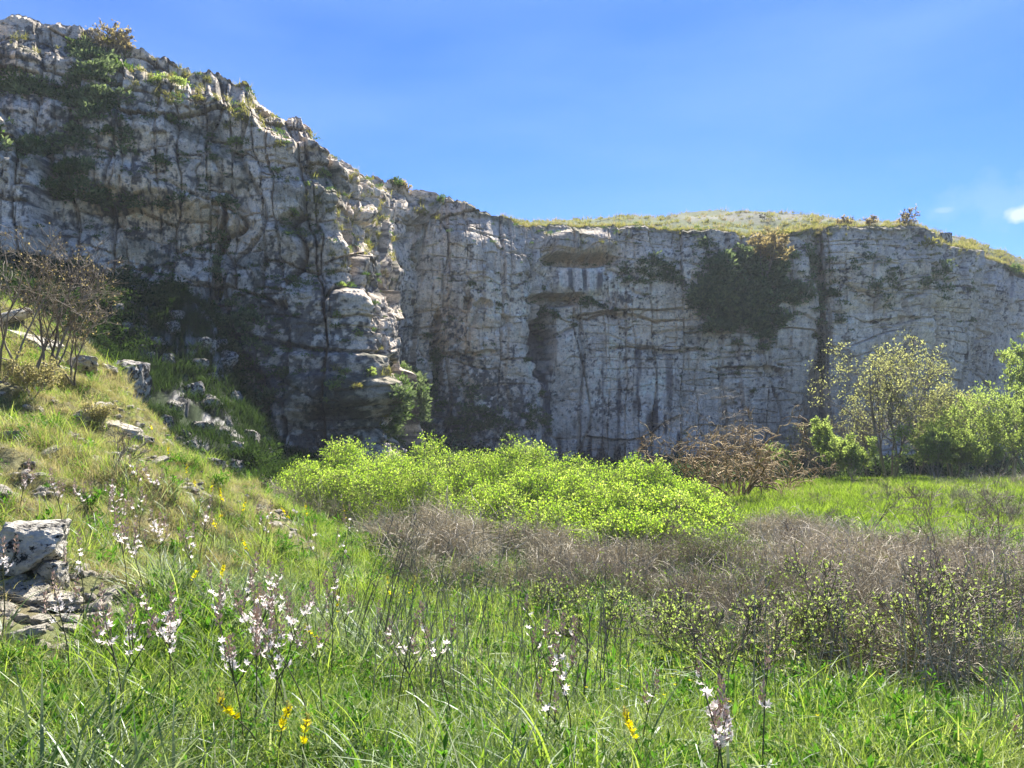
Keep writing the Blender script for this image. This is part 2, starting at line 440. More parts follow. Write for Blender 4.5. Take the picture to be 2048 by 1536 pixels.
_isfar = (_all[:, 1] > 15.8) & (_pxs < 560) & (_all[:, 0] > -21) & (_all[:, 1] < 46)
def _k(r2): return .5 * r2 * np.log(r2 + 1e-6)
_sc = 20.0
def tps(pts):
    q = pts[:, :2] / _sc
    K = _k(((q[:, None] - q[None]) ** 2).sum(-1)) + np.eye(len(q)) * 1e-3
    A = np.block([[K, np.c_[np.ones(len(q)), q]], [np.c_[np.ones(len(q)), q].T, np.zeros((3, 3))]])
    w = np.linalg.solve(A, np.concatenate([pts[:, 2], np.zeros(3)]))
    def ev(a, b):
        r2 = (a[:, None] - q[None, :, 0]) ** 2 + (b[:, None] - q[None, :, 1]) ** 2
        return _k(r2) @ w[:-3] + w[-3] + a * w[-2] + b * w[-1]
    return ev
_nearslope = (_all[:, 1] > 4.5) & (_all[:, 1] <= 17.2) & (_pxs < 430)
_near = tps(_all[~_isfar]); _far = tps(_all[~(_nearslope & (_all[:, 1] < 15.9) & (_pxs > -200))])
CREST = np.array([(-900, 17), (-300, 17), (0, 16), (205, 15), (310, 13.4), (420, 12.6), (500, 13.2), (560, 14.5)], float)
DBASE = np.array([(-900, 27), (-500, 32), (-150, 35), (0, 36.5), (130, 37.5), (262, 38.2), (360, 39), (470, 39.4), (580, 38.6), (735, 38.6), (764, 41), (774, 50), (778, 59), (850, 60), (1012, 61), (1085, 66), (1300, 66), (1640, 67), (1838, 67), (1942, 74), (2048, 79), (2300, 84), (2900, 78)], float)

def gz(x, y, detail=True):
    x = np.atleast_1d(np.asarray(x, float)); y = np.atleast_1d(np.asarray(y, float))
    x, y = np.broadcast_arrays(x, y); sh = x.shape
    xf, yf = x.ravel(), y.ravel(); out = np.empty(xf.shape)
    for s in range(0, len(xf), 40000):
        a, b = xf[s:s + 40000] / _sc, yf[s:s + 40000] / _sc
        yy = b * _sc; pp = np.where(yy > .5, 1024 + F * (a * _sc) / np.maximum(yy, .5), 3000 * np.sign(a) + 1024)
        dc = np.interp(pp, CREST[:, 0], CREST[:, 1])
        w = sstep(.2, 4.2, yy - dc) * (1 - sstep(540, 640, pp)) * (yy > 3)
        n_ = _near(a, b); f_ = _far(a, b)
        z_ = n_ * (1 - w) + np.minimum(f_, n_ + 30 * (w > .99)) * w
        db = np.interp(pp, DBASE[:, 0], DBASE[:, 1])
        out[s:s + 40000] = z_ - 5 * sstep(-.6, 2.0, yy - db) * (yy > 10)
    z = out.reshape(sh)
    rr = np.hypot(x - 5, y - 28)
    z = z * (1 - sstep(50, 85, rr)) + sstep(50, 85, rr) * (CAM[2] - 6)
    z = np.clip(z, CAM[2] - 6.4, CAM[2] + 9)
    z = z + .07 * fbm(x * .9, y * .9, 0, 3, 3) * sstep(1, 4, np.hypot(x, y))
    if detail:
        # talus and the back of the ridge are broken
        ta = sstep(17, 26, y) * sstep(-1, -5, x) * (1 - sstep(39, 44, y))
        F1, F2, q1, q2, q3, ox, oy = worley(x * .7 + .3 * fbm(x, y, 0, 8, 2), y * .7, 77, .5)
        z = z + ta * (.4 * fbm(x * .45, y * .45, 0, 9, 5, .6) + .35 * sstep(.45, .6, q1) * np.clip(q2 + .4 - 1.1 * F1, 0, .8))
        # stony terracettes on the near slope
        sl = sstep(-2.2, -4.5, x) * (1 - sstep(15, 18, y)) * sstep(3.5, 5, y)
        z = z + sl * .16 * fbm(x * 1.6, y * 2.6, 0, 21, 4, .55)
    return z

def ray_base(px, py, dmin=2.5, dmax=75):
    d = np.exp(np.linspace(math.log(dmin), math.log(dmax), 500))
    P = W(px, py, d)
    below = P[:, 2] < gz(P[:, 0], P[:, 1])
    i = int(np.argmax(below)) if below.any() else -1
    p = P[i]; return np.array([p[0], p[1], gz(p[0], p[1])[0]])

def ray_top(px, py, H, dmin=2.5, dmax=40):
    """distance at which a plant H tall shows its top at this pixel"""
    d = np.exp(np.linspace(math.log(dmin), math.log(dmax), 500))
    P = W(px, py, d)
    ok = P[:, 2] - gz(P[:, 0], P[:, 1]) < H
    i = int(np.argmax(ok)) if ok.any() else 0
    p = P[i]; z = gz(p[0], p[1])[0]
    return np.array([p[0], p[1], z])

# ------------------------------------------------------------------ ground sheet
def build_ground():
    fr = np.radians(np.linspace(-44, 44, 620))
    bk = np.radians(np.linspace(44, 316, 130))[1:-1]
    az = np.concatenate([fr, bk])
    r = np.concatenate([[.0], np.exp(np.linspace(math.log(.5), math.log(75), 380)), np.exp(np.linspace(math.log(80), math.log(900), 24))])
    A, R = np.meshgrid(az, r)
    X = R * np.sin(A); Y = R * np.cos(A)
    Z = gz(X, Y)
    n, m = X.shape
    V = np.stack([X, Y, Z], -1).reshape(-1, 3)
    i = np.arange(n - 1)[:, None] * m; j = np.arange(m)[None]; k = (j + 1) % m
    Q = np.stack([i + j, i + k, i + m + k, i + m + j], -1).reshape(-1, 4)
    x, y = V[:, 0], V[:, 1]
    nz = .5 + .5 * fbm(x * .5, y * .5, 0, 40, 4)
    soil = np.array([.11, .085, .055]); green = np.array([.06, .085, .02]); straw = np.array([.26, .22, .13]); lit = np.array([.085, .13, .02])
    slope = sstep(-1.5, -4.5, x) * (1 - sstep(16, 20, y))
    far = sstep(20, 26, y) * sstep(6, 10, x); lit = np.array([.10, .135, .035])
    col = green + (soil - green) * (nz[:, None] > .55) * .6
    col = col + (straw - col) * (slope * (.35 + .5 * nz))[:, None]
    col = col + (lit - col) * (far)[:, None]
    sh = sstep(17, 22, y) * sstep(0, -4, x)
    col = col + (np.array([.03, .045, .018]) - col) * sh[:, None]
    rk = sh * sstep(-.05, .35, fbm(x * .8, y * .8, 0, 44, 4, .6))
    spk = sstep(-.1, .3, fbm(x * 5, y * 5, 0, 45, 3, .7))
    col = col * (1 - rk[:, None]) + (np.array([.34, .325, .3]) * (1 - .8 * spk[:, None])) * rk[:, None]
    brown = sstep(11, 13, y) * (1 - sstep(15, 18, y)) * sstep(-3, 0, x)
    col = col + (np.array([.09, .07, .055]) - col) * brown[:, None] * .7
    beyond = sstep(43, 47, y)  # shade at the cliff foot, put into the ground colour
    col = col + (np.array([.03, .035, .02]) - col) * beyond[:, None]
    M['ground'] = rockmat('ground_soil', attr=True, fine=6)
    for nd in M['ground'].node_tree.nodes:
        if nd.type == 'BUMP': nd.inputs['Distance'].default_value = .05
    obj('ground', mesh('ground', V, Q, M['ground'], True, col=col), kind='structure')
build_ground()

# ------------------------------------------------------------------ cliff
TAB = np.array([
    (-900, 27, -900, 33, -20), (-500, 32, -500, 39, 12), (-150, 35, -150, 43, 32), (0, 36.5, 0, 44, 45), (60, 37, 60, 44.5, 50), (130, 37.5, 130, 45, 60), (240, 38, 235, 46, 88), (262, 38.2, 262, 46, 104), (330, 38.8, 330, 47, 118), (360, 39, 358, 47, 142),
    (420, 39.5, 412, 48, 148), (470, 39.4, 460, 49, 168), (520, 39, 492, 49, 176), (580, 38.6, 530, 50, 222), (620, 38.4, 556, 50, 230), (670, 38.4, 592, 50, 230), (735, 38.6, 606, 50.5, 262),
    (752, 39.5, 615, 51, 300), (764, 41, 655, 54, 322), (772, 44, 720, 57, 350), (774, 50, 770, 60, 362), (776, 55, 800, 62, 372), (778, 59, 836, 63, 384), (800, 60, 842, 64, 405), (850, 60, 862, 65, 398), (880, 60, 880, 66, 400), (960, 60.5, 955, 66, 420), (1012, 61, 1000, 67, 438),
    (1055, 62, 1035, 67.5, 452), (1085, 66, 1075, 69, 452), (1200, 66.5, 1200, 69.5, 456), (1300, 66, 1300, 69, 458), (1420, 65.5, 1420, 68.5, 462), (1470, 65.5, 1470, 69, 468), (1560, 65.5, 1550, 69, 468), (1620, 65.5, 1620, 68.5, 458), (1640, 68.5, 1636, 70, 460), (1665, 66, 1655, 69, 456), (1760, 66, 1750, 69, 450), (1838, 67, 1838, 70, 452),
    (1850, 68, 1848, 72, 478), (1930, 69, 1928, 73, 502), (1942, 74, 1940, 80, 506), (1960, 76, 1958, 82, 514), (2048, 79, 2048, 88, 542), (2300, 84, 2300, 94, 590), (2900, 78, 2900, 88, 600)], float)

def build_cliff():
    NC, NR = 1450, 400
    tb, tt = TAB[:, 0:2], TAB[:, 2:4]
    def plan(t): return np.stack([(t[:, 0] - 1024) / F * t[:, 1], t[:, 1]], -1)
    B, Tp = plan(tb), plan(tt)
    zt = W(TAB[:, 2], TAB[:, 4], TAB[:, 3])[:, 2]
    mid = (B + Tp) / 2
    seg = np.linalg.norm(np.diff(mid, axis=0), axis=1)
    dens = seg / np.linalg.norm((mid[1:] + mid[:-1]) / 2, axis=1)
    dens[0] *= .25; dens[1] *= .5; dens[-1] *= .25; dens[-2] *= .5
    cum = np.concatenate([[0], np.cumsum(dens)]); cum /= cum[-1]
    arc = np.concatenate([[0], np.cumsum(seg)])
    s = np.linspace(0, 1, NC)
    ip = lambda a: np.stack([np.interp(s, cum, a[:, k]) for k in range(a.shape[1])], -1)
    Bc, Tc = ip(B), ip(Tp); ztc = np.interp(s, cum, zt); U = np.interp(s, cum, arc)
    # smoothing along the columns, softer for the plan than for the top line
    def sm(a, w):
        k = np.exp(-.5 * (np.arange(-3 * w, 3 * w + 1) / w) ** 2); k /= k.sum()
        if a.ndim == 1: a = a[:, None]
        o = np.stack([np.convolve(np.pad(a[:, i], 3 * w, mode='edge'), k, 'valid') for i in range(a.shape[1])], -1)
        return o if o.shape[1] > 1 else o[:, 0]
    Bc, Tc = sm(Bc, 5), sm(Tc, 5)
    ztc = sm(ztc, 3)
    lf = 1 - sstep(900, 1100, np.interp(s, cum, TAB[:, 2]))
    ztc = ztc + (.2 + .1 * lf) * vnoise(U * .9, 0, 0, 71) + (.15 + .2 * lf) * (np.round(vnoise(U * .5, 0, 0, 72) * 2.5) / 2.5) + (.1 + .08 * lf) * np.round(vnoise(U * 2.1, 0, 0, 73) * 2) / 2 + .08 * vnoise(U * 6, 0, 0, 74)
    tang = unit(np.gradient(sm((Bc + Tc) / 2, 14), axis=0))
    nrm = np.stack([tang[:, 1], -tang[:, 0]], -1)        # towards the camera side
    z0 = CAM[2] - 8.0
    v = np.linspace(0, 1, NR) ** .97
    Vv, Uu = np.meshgrid(v, U)                          # (NC, NR)
    H = z0 + (ztc[:, None] - z0) * Vv
    left = 1 - sstep(780, 840, np.interp(s, cum, TAB[:, 0]))[:, None]
    pr_left = .25 * Vv + .75 * (sstep(.45, .62, Vv) * .18 + sstep(.62, .9, Vv) * .35 + sstep(.86, 1, Vv) * .47)
    pr_right = .55 * Vv + .45 * sstep(.82, 1.0, Vv)
    pr = pr_left * left + pr_right * (1 - left)
    sv = Vv + .05 * fbm(Uu * .12, H * .05, 0, 23, 3) + .03 * (np.round(vnoise(Uu * .35, 0 * H, 0, 24) * 2) / 2)
    k_ = sv * 8; st_ = (np.floor(k_) + sstep(0, .4, k_ - np.floor(k_))) / 8 - sv
    pr = np.clip(pr + st_ * (.9 * left * sstep(.3, .6, Vv) + .25 * (1 - left)) * sstep(0, .05, 1 - Vv), -.1, 1)
    XY = Bc[:, None] * (1 - pr[..., None]) + Tc[:, None] * pr[..., None]
    P = np.concatenate([XY, H[..., None]], -1)
    PX, PY, D = proj(P)
    # ---- relief (metres, + towards the viewer)
    wpx_ = 10 * fbm(Uu * .35, H * .35, 2, 92, 4, .6); wpy_ = 9 * fbm(Uu * .3, H * .5, 6, 93, 4, .65)
    wu = Uu + .25 * fbm(Uu * .3, H * .08, 0, 5, 2) + .04 * fbm(Uu * 1.6, H * 1.2, 0, 7, 3); wh = H + .3 * fbm(Uu * .15, H * .3, 7, 6, 2) + .04 * fbm(Uu * 1.5, H * 1.5, 0, 8, 3)
    up = sstep(.35, .6, Vv)
    disp = 1.0 * fbm(Uu * .07, H * .05, 0, 11, 3)
    def spot(px, py, rx, ry, soft=.4):
        return 1 - sstep(1 - soft, 1 + soft, np.hypot((PX - px + .35 * wpx_) / rx, (PY - py + .25 * wpy_) / ry))
    cr = np.zeros_like(disp); tint = np.zeros_like(disp)
    rt = 1 - left
    lv = [(5.8, 12.0, .8, .35, .03, 1, 1), (2.7, 15.0, 1.5, .85, .055, 5, .3 + .7 * sstep(420, 500, PX) * left), (2.0, 3.4, .45, .32, .05, 2, (.35 + .65 * up) * (1 - .35 * rt)),
          (1.0, 1.9, .26, .13, .06, 3, (.4 + .6 * up) * (1 - .3 * rt)), (.48, .8, .07, .04, .1, 4, .75 - .3 * rt * (1 - up))]
    for su, sh, amp, cd, cw, sd, mk in lv:
        F1, F2, r1, r2, r3, oy, ox = bricks(wh / sh + .3 * vnoise(Uu * .8 / su, H * .3, sd, 25), wu / su + .35 * np.sin(wu / su * 1.7 + sd) + .12 * vnoise(Uu * .2, H * .4 / su ** .5, sd, 26) + .08 * vnoise(Uu * 1.2 / su, H * 1.4 / su, sd, 27), sd * 31)
        e = F2 - F1
        g = 1 - sstep(0, cw, e)
        if sd in (5, 2): disp = disp + mk * (.75 if sd == 5 else .22) * (1 - np.clip(2.2 * np.abs(oy), 0, 1) ** 2)
        disp = disp + mk * (amp * (r1 - .5) + amp * 1.3 * ((r2 - .5) * ox + (r3 - .5) * oy) - cd * g)
        cr = np.maximum(cr, g * (mk if np.ndim(mk) else 1) * {1: 1, 5: 1, 2: .8, 3: .4, 4: .22}[sd] * (.45 + .55 * sstep(-.4, .4, wpx_ / 10))); tint = tint + (r2 - .5) * (.5 if sd < 3 else .3)
    rg = np.abs(fbm(Uu * .5, H * .16, 3, 50, 4, .55)); disp = disp - .1 * rg * (.4 + .6 * left) + .05 * (.5 - np.abs(fbm(Uu * 1.5, H * 1.1, 3, 60, 4, .62))) + .02 * fbm(Uu * 3.2, H * 4.5, 3, 65, 3, .65)
    # thin bedding, stronger on the back wall's middle
    bed = np.abs(vnoise(Uu * .12, H * 1.6 + .5 * fbm(Uu * .2, H * .2, 0, 81, 2), 0, 82))
    disp = disp - .22 * (1 - sstep(0, .1, bed)) * sstep(.2, .6, .5 + fbm(Uu * .15, H * .2, 4, 83, 2))
    # knobbly crust where the wall is weathered
    knob = np.zeros_like(disp)
    def blob(px, py, rx, ry, soft=.5, ang=0):
        a = math.radians(ang); dx, dy = PX - px + wpx_, PY - py + wpy_
        x = (dx * math.cos(a) + dy * math.sin(a)) / rx; y = (-dx * math.sin(a) + dy * math.cos(a)) / ry
        return 1 - sstep(1 - soft, 1 + soft, np.hypot(x, y) + .25 * wob)
    wob = fbm(Uu * .5, H * .5, 9, 91, 4)
    knobm = np.clip(blob(600, 740, 230, 260) + blob(330, 760, 200, 200) + blob(60, 200, 300, 260) * .6 + blob(940, 820, 140, 110) + .25, 0, 1)
    F1, F2, r1, r2, r3, ox, oy = worley(wu / .55, wh / .5, 401, .1)
    disp = disp + knobm * (.11 * (1 - F1 * 1.3) + .05 * fbm(Uu * 2.5, H * 2.5, 0, 402, 3, .6))
    # ---- named shapes of the wall
    spur = sstep(0, 26, (120 - PX) + 14 * wob) * sstep(-6, 10, PY - (228 + np.clip(PX, -400, 130) * 1.05) + 12 * wob) * (PX < 150)
    disp = disp + 2.6 * spur
    ledge = sstep(0, 14, PY - (748 - (PX - 700) * .05) + 10 * wob) * sstep(500, 640, PX) * (1 - sstep(790, 840, PX)) * left
    disp = disp + .9 * ledge
    under = blob(300, 480, 150, 80, .4) * left
    disp = disp - 1.3 * under
    disp = disp - 1.6 * blob(660, 860, 80, 50, .5)
    ov = [(1085, 645, 22, 30, 1.4), (862, 660, 9, 40, 1.6), (935, 602, 8, 9, 1.3), (965, 603, 12, 5, 1.0), (1085, 700, 18, 60, 2.4), (1222, 935, 60, 12, 1.4), (1640, 560, 4, 110, 1.0), (1632, 800, 4, 80, .9), (875, 730, 10, 60, 1.0), (432, 560, 10, 60, 1.6), (440, 470, 6, 60, 1.2), (930, 705, 60, 5, .8), (1250, 640, 110, 4, .8), (1330, 700, 90, 5, .8), (1500, 740, 80, 5, .8), (1790, 640, 60, 4, .6)]
    for px, py, rx, ry, dp in ov: disp = disp - dp * blob(px, py, rx, ry, .35)
    lens = spot(1155, 522, 66, 12) * (PY > 512 - .0025 * (PX - 1155) ** 2 * .5); rec = spot(1110, 600, 52, 14) * (PY > 588)
    lip = spot(1160, 562, 62, 26, .3)
    disp = disp * (1 - .75 * lip) - 2.6 * lens - 2.2 * rec + .9 * lip + 1.2 * spot(1150, 488, 85, 22) + 1.0 * blob(930, 640, 50, 160, .7) + .8 * blob(1850, 560, 60, 90, .6)
    # flowing vertical ribs under the big overhang
    disp = disp + .22 * lip * np.sin(Uu * 6 + 2 * fbm(Uu * .5, H * .1, 0, 95, 2))
    # knob tower on the skyline
    fade = 1 - .6 * sstep(.985, 1.0, Vv)
    P[..., :2] += nrm[:, None] * (disp * fade)[..., None]
    P[..., 2] += (.05 * fbm(Uu * .8, H * .8, 5, 97, 3)) * sstep(0, .1, Vv) * (1 - sstep(.97, 1, Vv))
    # ---- colour of the stone itself
    n1 = fbm(Uu * .12, H * .12, 0, 110, 4); n2 = fbm(Uu * .9, H * .7, 0, 120, 4, .6); n3 = fbm(Uu * 3, H * 3, 0, 130, 3, .65)
    grey = np.array([.64, .54, .42]); pale = np.array([.88, .775, .62]); ochre = np.array([.78, .6, .4]); dark = np.array([.085, .085, .08])
    col = np.broadcast_to(grey, P.shape).copy()
    def mixc(c, m):
        nonlocal col
        m = np.clip(m, 0, 1)[..., None]; col = col * (1 - m) + np.asarray(c) * m
    col *= (1 + .22 * tint + .14 * n2)[..., None]
    freshR = blob(1260, 700, 230, 180, .6) + .7 * blob(960, 700, 110, 140, .6) + .7 * blob(930, 540, 90, 70, .6) + blob(1180, 565, 90, 40, .4) + .5 * blob(1750, 640, 200, 150, .6)
    freshL = blob(300, 490, 150, 60, .5) + .6 * blob(300, 330, 170, 110, .6) + .5 * blob(560, 420, 60, 60, .6) + .7 * blob(680, 870, 90, 60, .5) + .5 * blob(60, 420, 70, 70, .5)
    mixc(pale, (freshR * .95 + freshL * .85) * (.55 + .5 * n2 + .2 * n3))
    och = blob(300, 420, 170, 130, .7) + .9 * blob(900, 640, 80, 70, .6) + .8 * blob(1170, 500, 90, 25, .4) + .9 * blob(1120, 605, 50, 20, .4) + .6 * blob(1330, 650, 90, 40, .6) + .5 * blob(970, 730, 70, 60, .6) + .5 * blob(80, 380, 60, 90, .6) + .3 * blob(1700, 560, 150, 60, .6)
    mixc(ochre, och * sstep(-.1, .7, n1 * .5 + n2 * .6 + .3))
    mixc(np.array([.33, .2, .12]), (blob(1200, 625, 40, 25) + blob(905, 650, 18, 50)) * .4)
    mixc([.8, .76, .68], .85 * lip); mixc([.62, .47, .3], (.35 + .3 * n2) * np.maximum(lens, rec)); mixc([.07, .08, .1], lip * sstep(.25, .6, np.sin(Uu * 4.3 + 2.5 * fbm(Uu * .5, H * .1, 0, 95, 2))) * .85 * sstep(600, 575, PY))
    # white flakes
    mixc([.86, .81, .73], sstep(.35, .7, n3 * .5 + fbm(Uu * 1.4, H * 2.6, 3, 140, 4, .6) * .6) * .6 * np.clip(.35 + freshR + freshL, 0, 1))
    # black lichen crust, speckled, thickened low on the left to paint in the buttress shade, and in the damp streaks
    spk = .75 * fbm(Uu * 3.6, H * 3.0, 3, 150, 3, .8) + .5 * fbm(Uu * .8, H * .6, 3, 155, 2)
    lich_shade = np.clip(.85 * blob(560, 760, 260, 220, .5) + .7 * blob(200, 700, 260, 150, .5) + .6 * blob(130, 440, 120, 80, .5) + .6 * blob(300, 400, 200, 14, .6) + .75 * blob(940, 830, 160, 80, .6) + .4 * blob(150, 200, 250, 200, .6) + .0 + .2 * n1, 0, 1)
    mixc(dark, sstep(.25, .55, spk * .55 + lich_shade * .58) * .88)
    # drip streaks
    stk = sstep(.15, .5, vnoise(Uu * 2.2 + .3 * n2, H * .05, 0, 160) + .4 * vnoise(Uu * 6, H * .12, 0, 161))
    sm_ = np.clip( .6 * blob(1180, 800, 90, 130, .5) + .7 * blob(1300, 800, 60, 120, .5) + .5 * blob(1100, 850, 60, 80, .5) + .8 * blob(1085, 720, 24, 90, .4) + .6 * blob(430, 470, 30, 100, .4) + .35 * blob(1560, 780, 160, 130, .6) + .35 * blob(920, 560, 60, 150, .6), 0, 1)
    mixc([.06, .065, .08], stk * sm_ * .9)
    mixc([.03, .03, .035], sstep(.3, .8, (.35 + .5 * stk + .9 * vnoise(Uu * 2.5, H * .5, 0, 188)) * (blob(1135, 880, 40, 60, .7) + blob(1198, 900, 30, 70, .7) + blob(1310, 865, 40, 65, .7) + .6 * blob(1240, 920, 120, 30, .7)) + blob(1085, 690, 18, 60, .5) * .7) * .9)
    # joints hold soil and moss
    mixc([.10, .095, .08], cr * (.3 + .35 * left))
    mixc([.05, .065, .025], np.clip(sstep(.3, .8, fbm(Uu * .35, H * .5, 5, 170, 4, .6)) * .5, 0, 1) * (.4 + .6 * left))
    mixc([.17, .16, .085], sstep(.965, 1, Vv + .02 * n2) * (1 - left) * .8)
    n, m = NC, NR
    i = np.arange(n - 1)[:, None] * m; j = np.arange(m - 1)[None]
    Q = np.stack([i + j, i + m + j, i + m + j + 1, i + j + 1], -1).reshape(-1, 4)
    me = mesh('cliff', P.reshape(-1, 3), Q, M['cliff'], False, col=np.clip(col, .008, .8).reshape(-1, 3))
    obj('cliff', me, kind='structure')
    # slope and normals for planting
    dU = np.gradient(P, axis=0); dV = np.gradient(P, axis=1)
    N = unit(np.cross(dU, dV))
    PX, PY, D = proj(P)
    return dict(P=P, N=N, PX=PX, PY=PY, D=D, top=P[:, -1], nrm=nrm, V=Vv, U=Uu)
CL = build_cliff()
# the nearest sheet of the wall at each 4-pixel cell, for planting on it
_buf = {}
_ix = (CL['PX'] // 4).astype(int).ravel(); _iy = (CL['PY'] // 4).astype(int).ravel(); _dd = CL['D'].ravel()
_order = np.argsort(-_dd)
ZB = np.full((520, 300), -1, dtype=np.int64)
_ok = (_ix >= 0) & (_ix < 520) & (_iy >= 0) & (_iy < 300)
_o = _order[_ok[_order]]
ZB[_ix[_o], _iy[_o]] = _o
CP = CL['P'].reshape(-1, 3); CN = CL['N'].reshape(-1, 3)
def on_cliff(px, py):
    x, y = int(px // 4), int(py // 4)
    for r in range(0, 8):
        for dx in range(-r, r + 1):
            for dy in (range(-r, r + 1)):
                if 0 <= x + dx < 520 and 0 <= y + dy < 300 and ZB[x + dx, y + dy] >= 0:
                    k = ZB[x + dx, y + dy]; return CP[k], CN[k]
    return None, None

# ------------------------------------------------------------------ plateau behind the rim
HILL = np.array([(-900, 200), (0, 300), (800, 470), (1020, 455), (1100, 448), (1290, 444), (1315, 437), (1345, 440), (1370, 434), (1450, 431), (1560, 434), (1640, 441), (1700, 448), (1800, 452), (1870, 470), (1905, 474), (1935, 488), (2048, 522), (2300, 565), (2900, 580)], float)
def build_plateau():
    top = CL['top'][::4]
    n = len(top)
    off = np.concatenate([[.05, .25], np.exp(np.linspace(math.log(.6), math.log(160), 60))])
    dr = unit(top[:, :2] - 0)                            # away from the camera
    px, _, _ = proj(top)
    hy = np.interp(px, HILL[:, 0], HILL[:, 1])
    X = top[:, 0, None] + dr[:, 0, None] * off; Y = top[:, 1, None] + dr[:, 1, None] * off
    zt = top[:, 2, None]
    dist = 38.0
    hz = W(px, hy, np.maximum(top[:, 1] + dist * dr[:, 1], 1))[:, 2][:, None]
    tgt = np.minimum(np.maximum(hz, zt - 3), zt + 16)
    t = sstep(0, dist, off)[None]
    Z = zt + (tgt - zt) * (.35 * np.clip(off / dist, 0, 1)[None] + .65 * t) - .02 * np.clip(off - dist, 0, 200)[None]
    # smooth across columns further back
    k = np.ones(9) / 9
    for c in range(8, len(off)): Z[:, c] = np.convolve(np.pad(Z[:, c], 4, mode='edge'), k, 'valid')
    Z = Z + .35 * fbm(X * .2, Y * .2, 0, 200, 4) * sstep(1, 10, off)[None] * .9
    Z[:, 0] -= .5; Z[:, 1] -= .12
    rocky = sstep(.1, .5, fbm(X * .12, Y * .12, 0, 205, 4))
    col = np.array([.07, .095, .035]) * (1 + .3 * fbm(X * .4, Y * .4, 0, 206, 3))[..., None]
    rocky = np.maximum(rocky, np.where(px < 1010, 1.2, 0)[:, None])
    col = col * (1 - rocky[..., None] * .7) + np.array([.18, .175, .155]) * rocky[..., None] * .7
    m = len(off)
    i = np.arange(n - 1)[:, None] * m; j = np.arange(m - 1)[None]
    Q = np.stack([i + j, i + m + j, i + m + j + 1, i + j + 1], -1).reshape(-1, 4)
    V = np.stack([X, Y, Z], -1)
    obj('plateau', mesh('plateau', V.reshape(-1, 3), Q, M['cliff'], True, col=np.clip(col, .02, .7).reshape(-1, 3)), kind='structure')
    return V
PV = build_plateau()

# ------------------------------------------------------------------ geometry-node scatter for what nobody could count
PROTO = 0
def scatter(name, pts, protos, idx=None, rot=None, scl=None, seed=0, parent=None, **k):
    """one object: every point carries one of the small prototype meshes"""
    rng = np.random.default_rng(seed)
    n = len(pts)
    idx = rng.integers(0, len(protos), n) if idx is None else idx
    if rot is None: rot = np.stack([rng.normal(0, .08, n), rng.normal(0, .08, n), rng.uniform(0, 6.283, n)], -1)
    scl = np.ones(n) if scl is None else np.broadcast_to(scl, (n,))
    me = bpy.data.meshes.new(name)
    me.vertices.add(n); me.vertices.foreach_set('co', np.ascontiguousarray(pts, dtype=np.float32).ravel())
    a = me.attributes.new('rot', 'FLOAT_VECTOR', 'POINT'); a.data.foreach_set('vector', np.ascontiguousarray(rot, dtype=np.float32).ravel())
    a = me.attributes.new('scl', 'FLOAT', 'POINT'); a.data.foreach_set('value', np.ascontiguousarray(scl, dtype=np.float32))
    a = me.attributes.new('idx', 'INT', 'POINT'); a.data.foreach_set('value', np.ascontiguousarray(idx, dtype=np.int32))
    o = obj(name, me, parent, **k)
    col = bpy.data.collections.new(name + '_kinds')
    for i, pm in enumerate(protos):
        po = bpy.data.objects.new('kind_%03d' % i, pm); col.objects.link(po)
    # names must sort in order
    for i, po in enumerate(list(col.objects)): po.name = name + '_kind_%03d' % i
    ng = bpy.data.node_groups.new(name, 'GeometryNodeTree')
    ng.interface.new_socket('Geometry', in_out='INPUT', socket_type='NodeSocketGeometry')
    ng.interface.new_socket('Geometry', in_out='OUTPUT', socket_type='NodeSocketGeometry')
    N, L = ng.nodes, ng.links
    gi = N.new('NodeGroupInput'); go = N.new('NodeGroupOutput')
    m2p = N.new('GeometryNodeMeshToPoints')
    ip = N.new('GeometryNodeInstanceOnPoints')
    ci = N.new('GeometryNodeCollectionInfo'); ci.inputs['Collection'].default_value = col
    ci.inputs['Separate Children'].default_value = True; ci.inputs['Reset Children'].default_value = True
    def na(nm, t):
        x = N.new('GeometryNodeInputNamedAttribute'); x.data_type = t; x.inputs['Name'].default_value = nm; return x
    L.new(gi.outputs[0], m2p.inputs['Mesh']); L.new(m2p.outputs[0], ip.inputs['Points'])
    L.new(ci.outputs[0], ip.inputs['Instance']); ip.inputs['Pick Instance'].default_value = True
    L.new(na('idx', 'INT').outputs['Attribute'], ip.inputs['Instance Index'])
    L.new(na('rot', 'FLOAT_VECTOR').outputs['Attribute'], ip.inputs['Rotation'])
    L.new(na('scl', 'FLOAT').outputs['Attribute'], ip.inputs['Scale'])
    L.new(ip.outputs[0], go.inputs[0])
    md = o.modifiers.new('scatter', 'NODES'); md.node_group = ng
    return o

RNG = np.random.default_rng(7)
def grass_proto(mat, n, L, Wd, rad, bend, seg, lean=.25, seed=0, up=0):
    rng = np.random.default_rng(seed); g = Geo()
    a = rng.uniform(0, 6.283, n); r = rad * np.sqrt(rng.uniform(0, 1, n))
    P = np.stack([r * np.cos(a), r * np.sin(a), np.full(n, -.03)], -1)
    ribbons(g, P, rng.uniform(0, 6.283, n), L * rng.uniform(.5, 1.1, n), Wd * rng.uniform(.7, 1.3, n), np.abs(rng.normal(0, lean, n)), bend * rng.uniform(.3, 1.5, n), seg, rng)
    return g.mesh('tuft', mat)

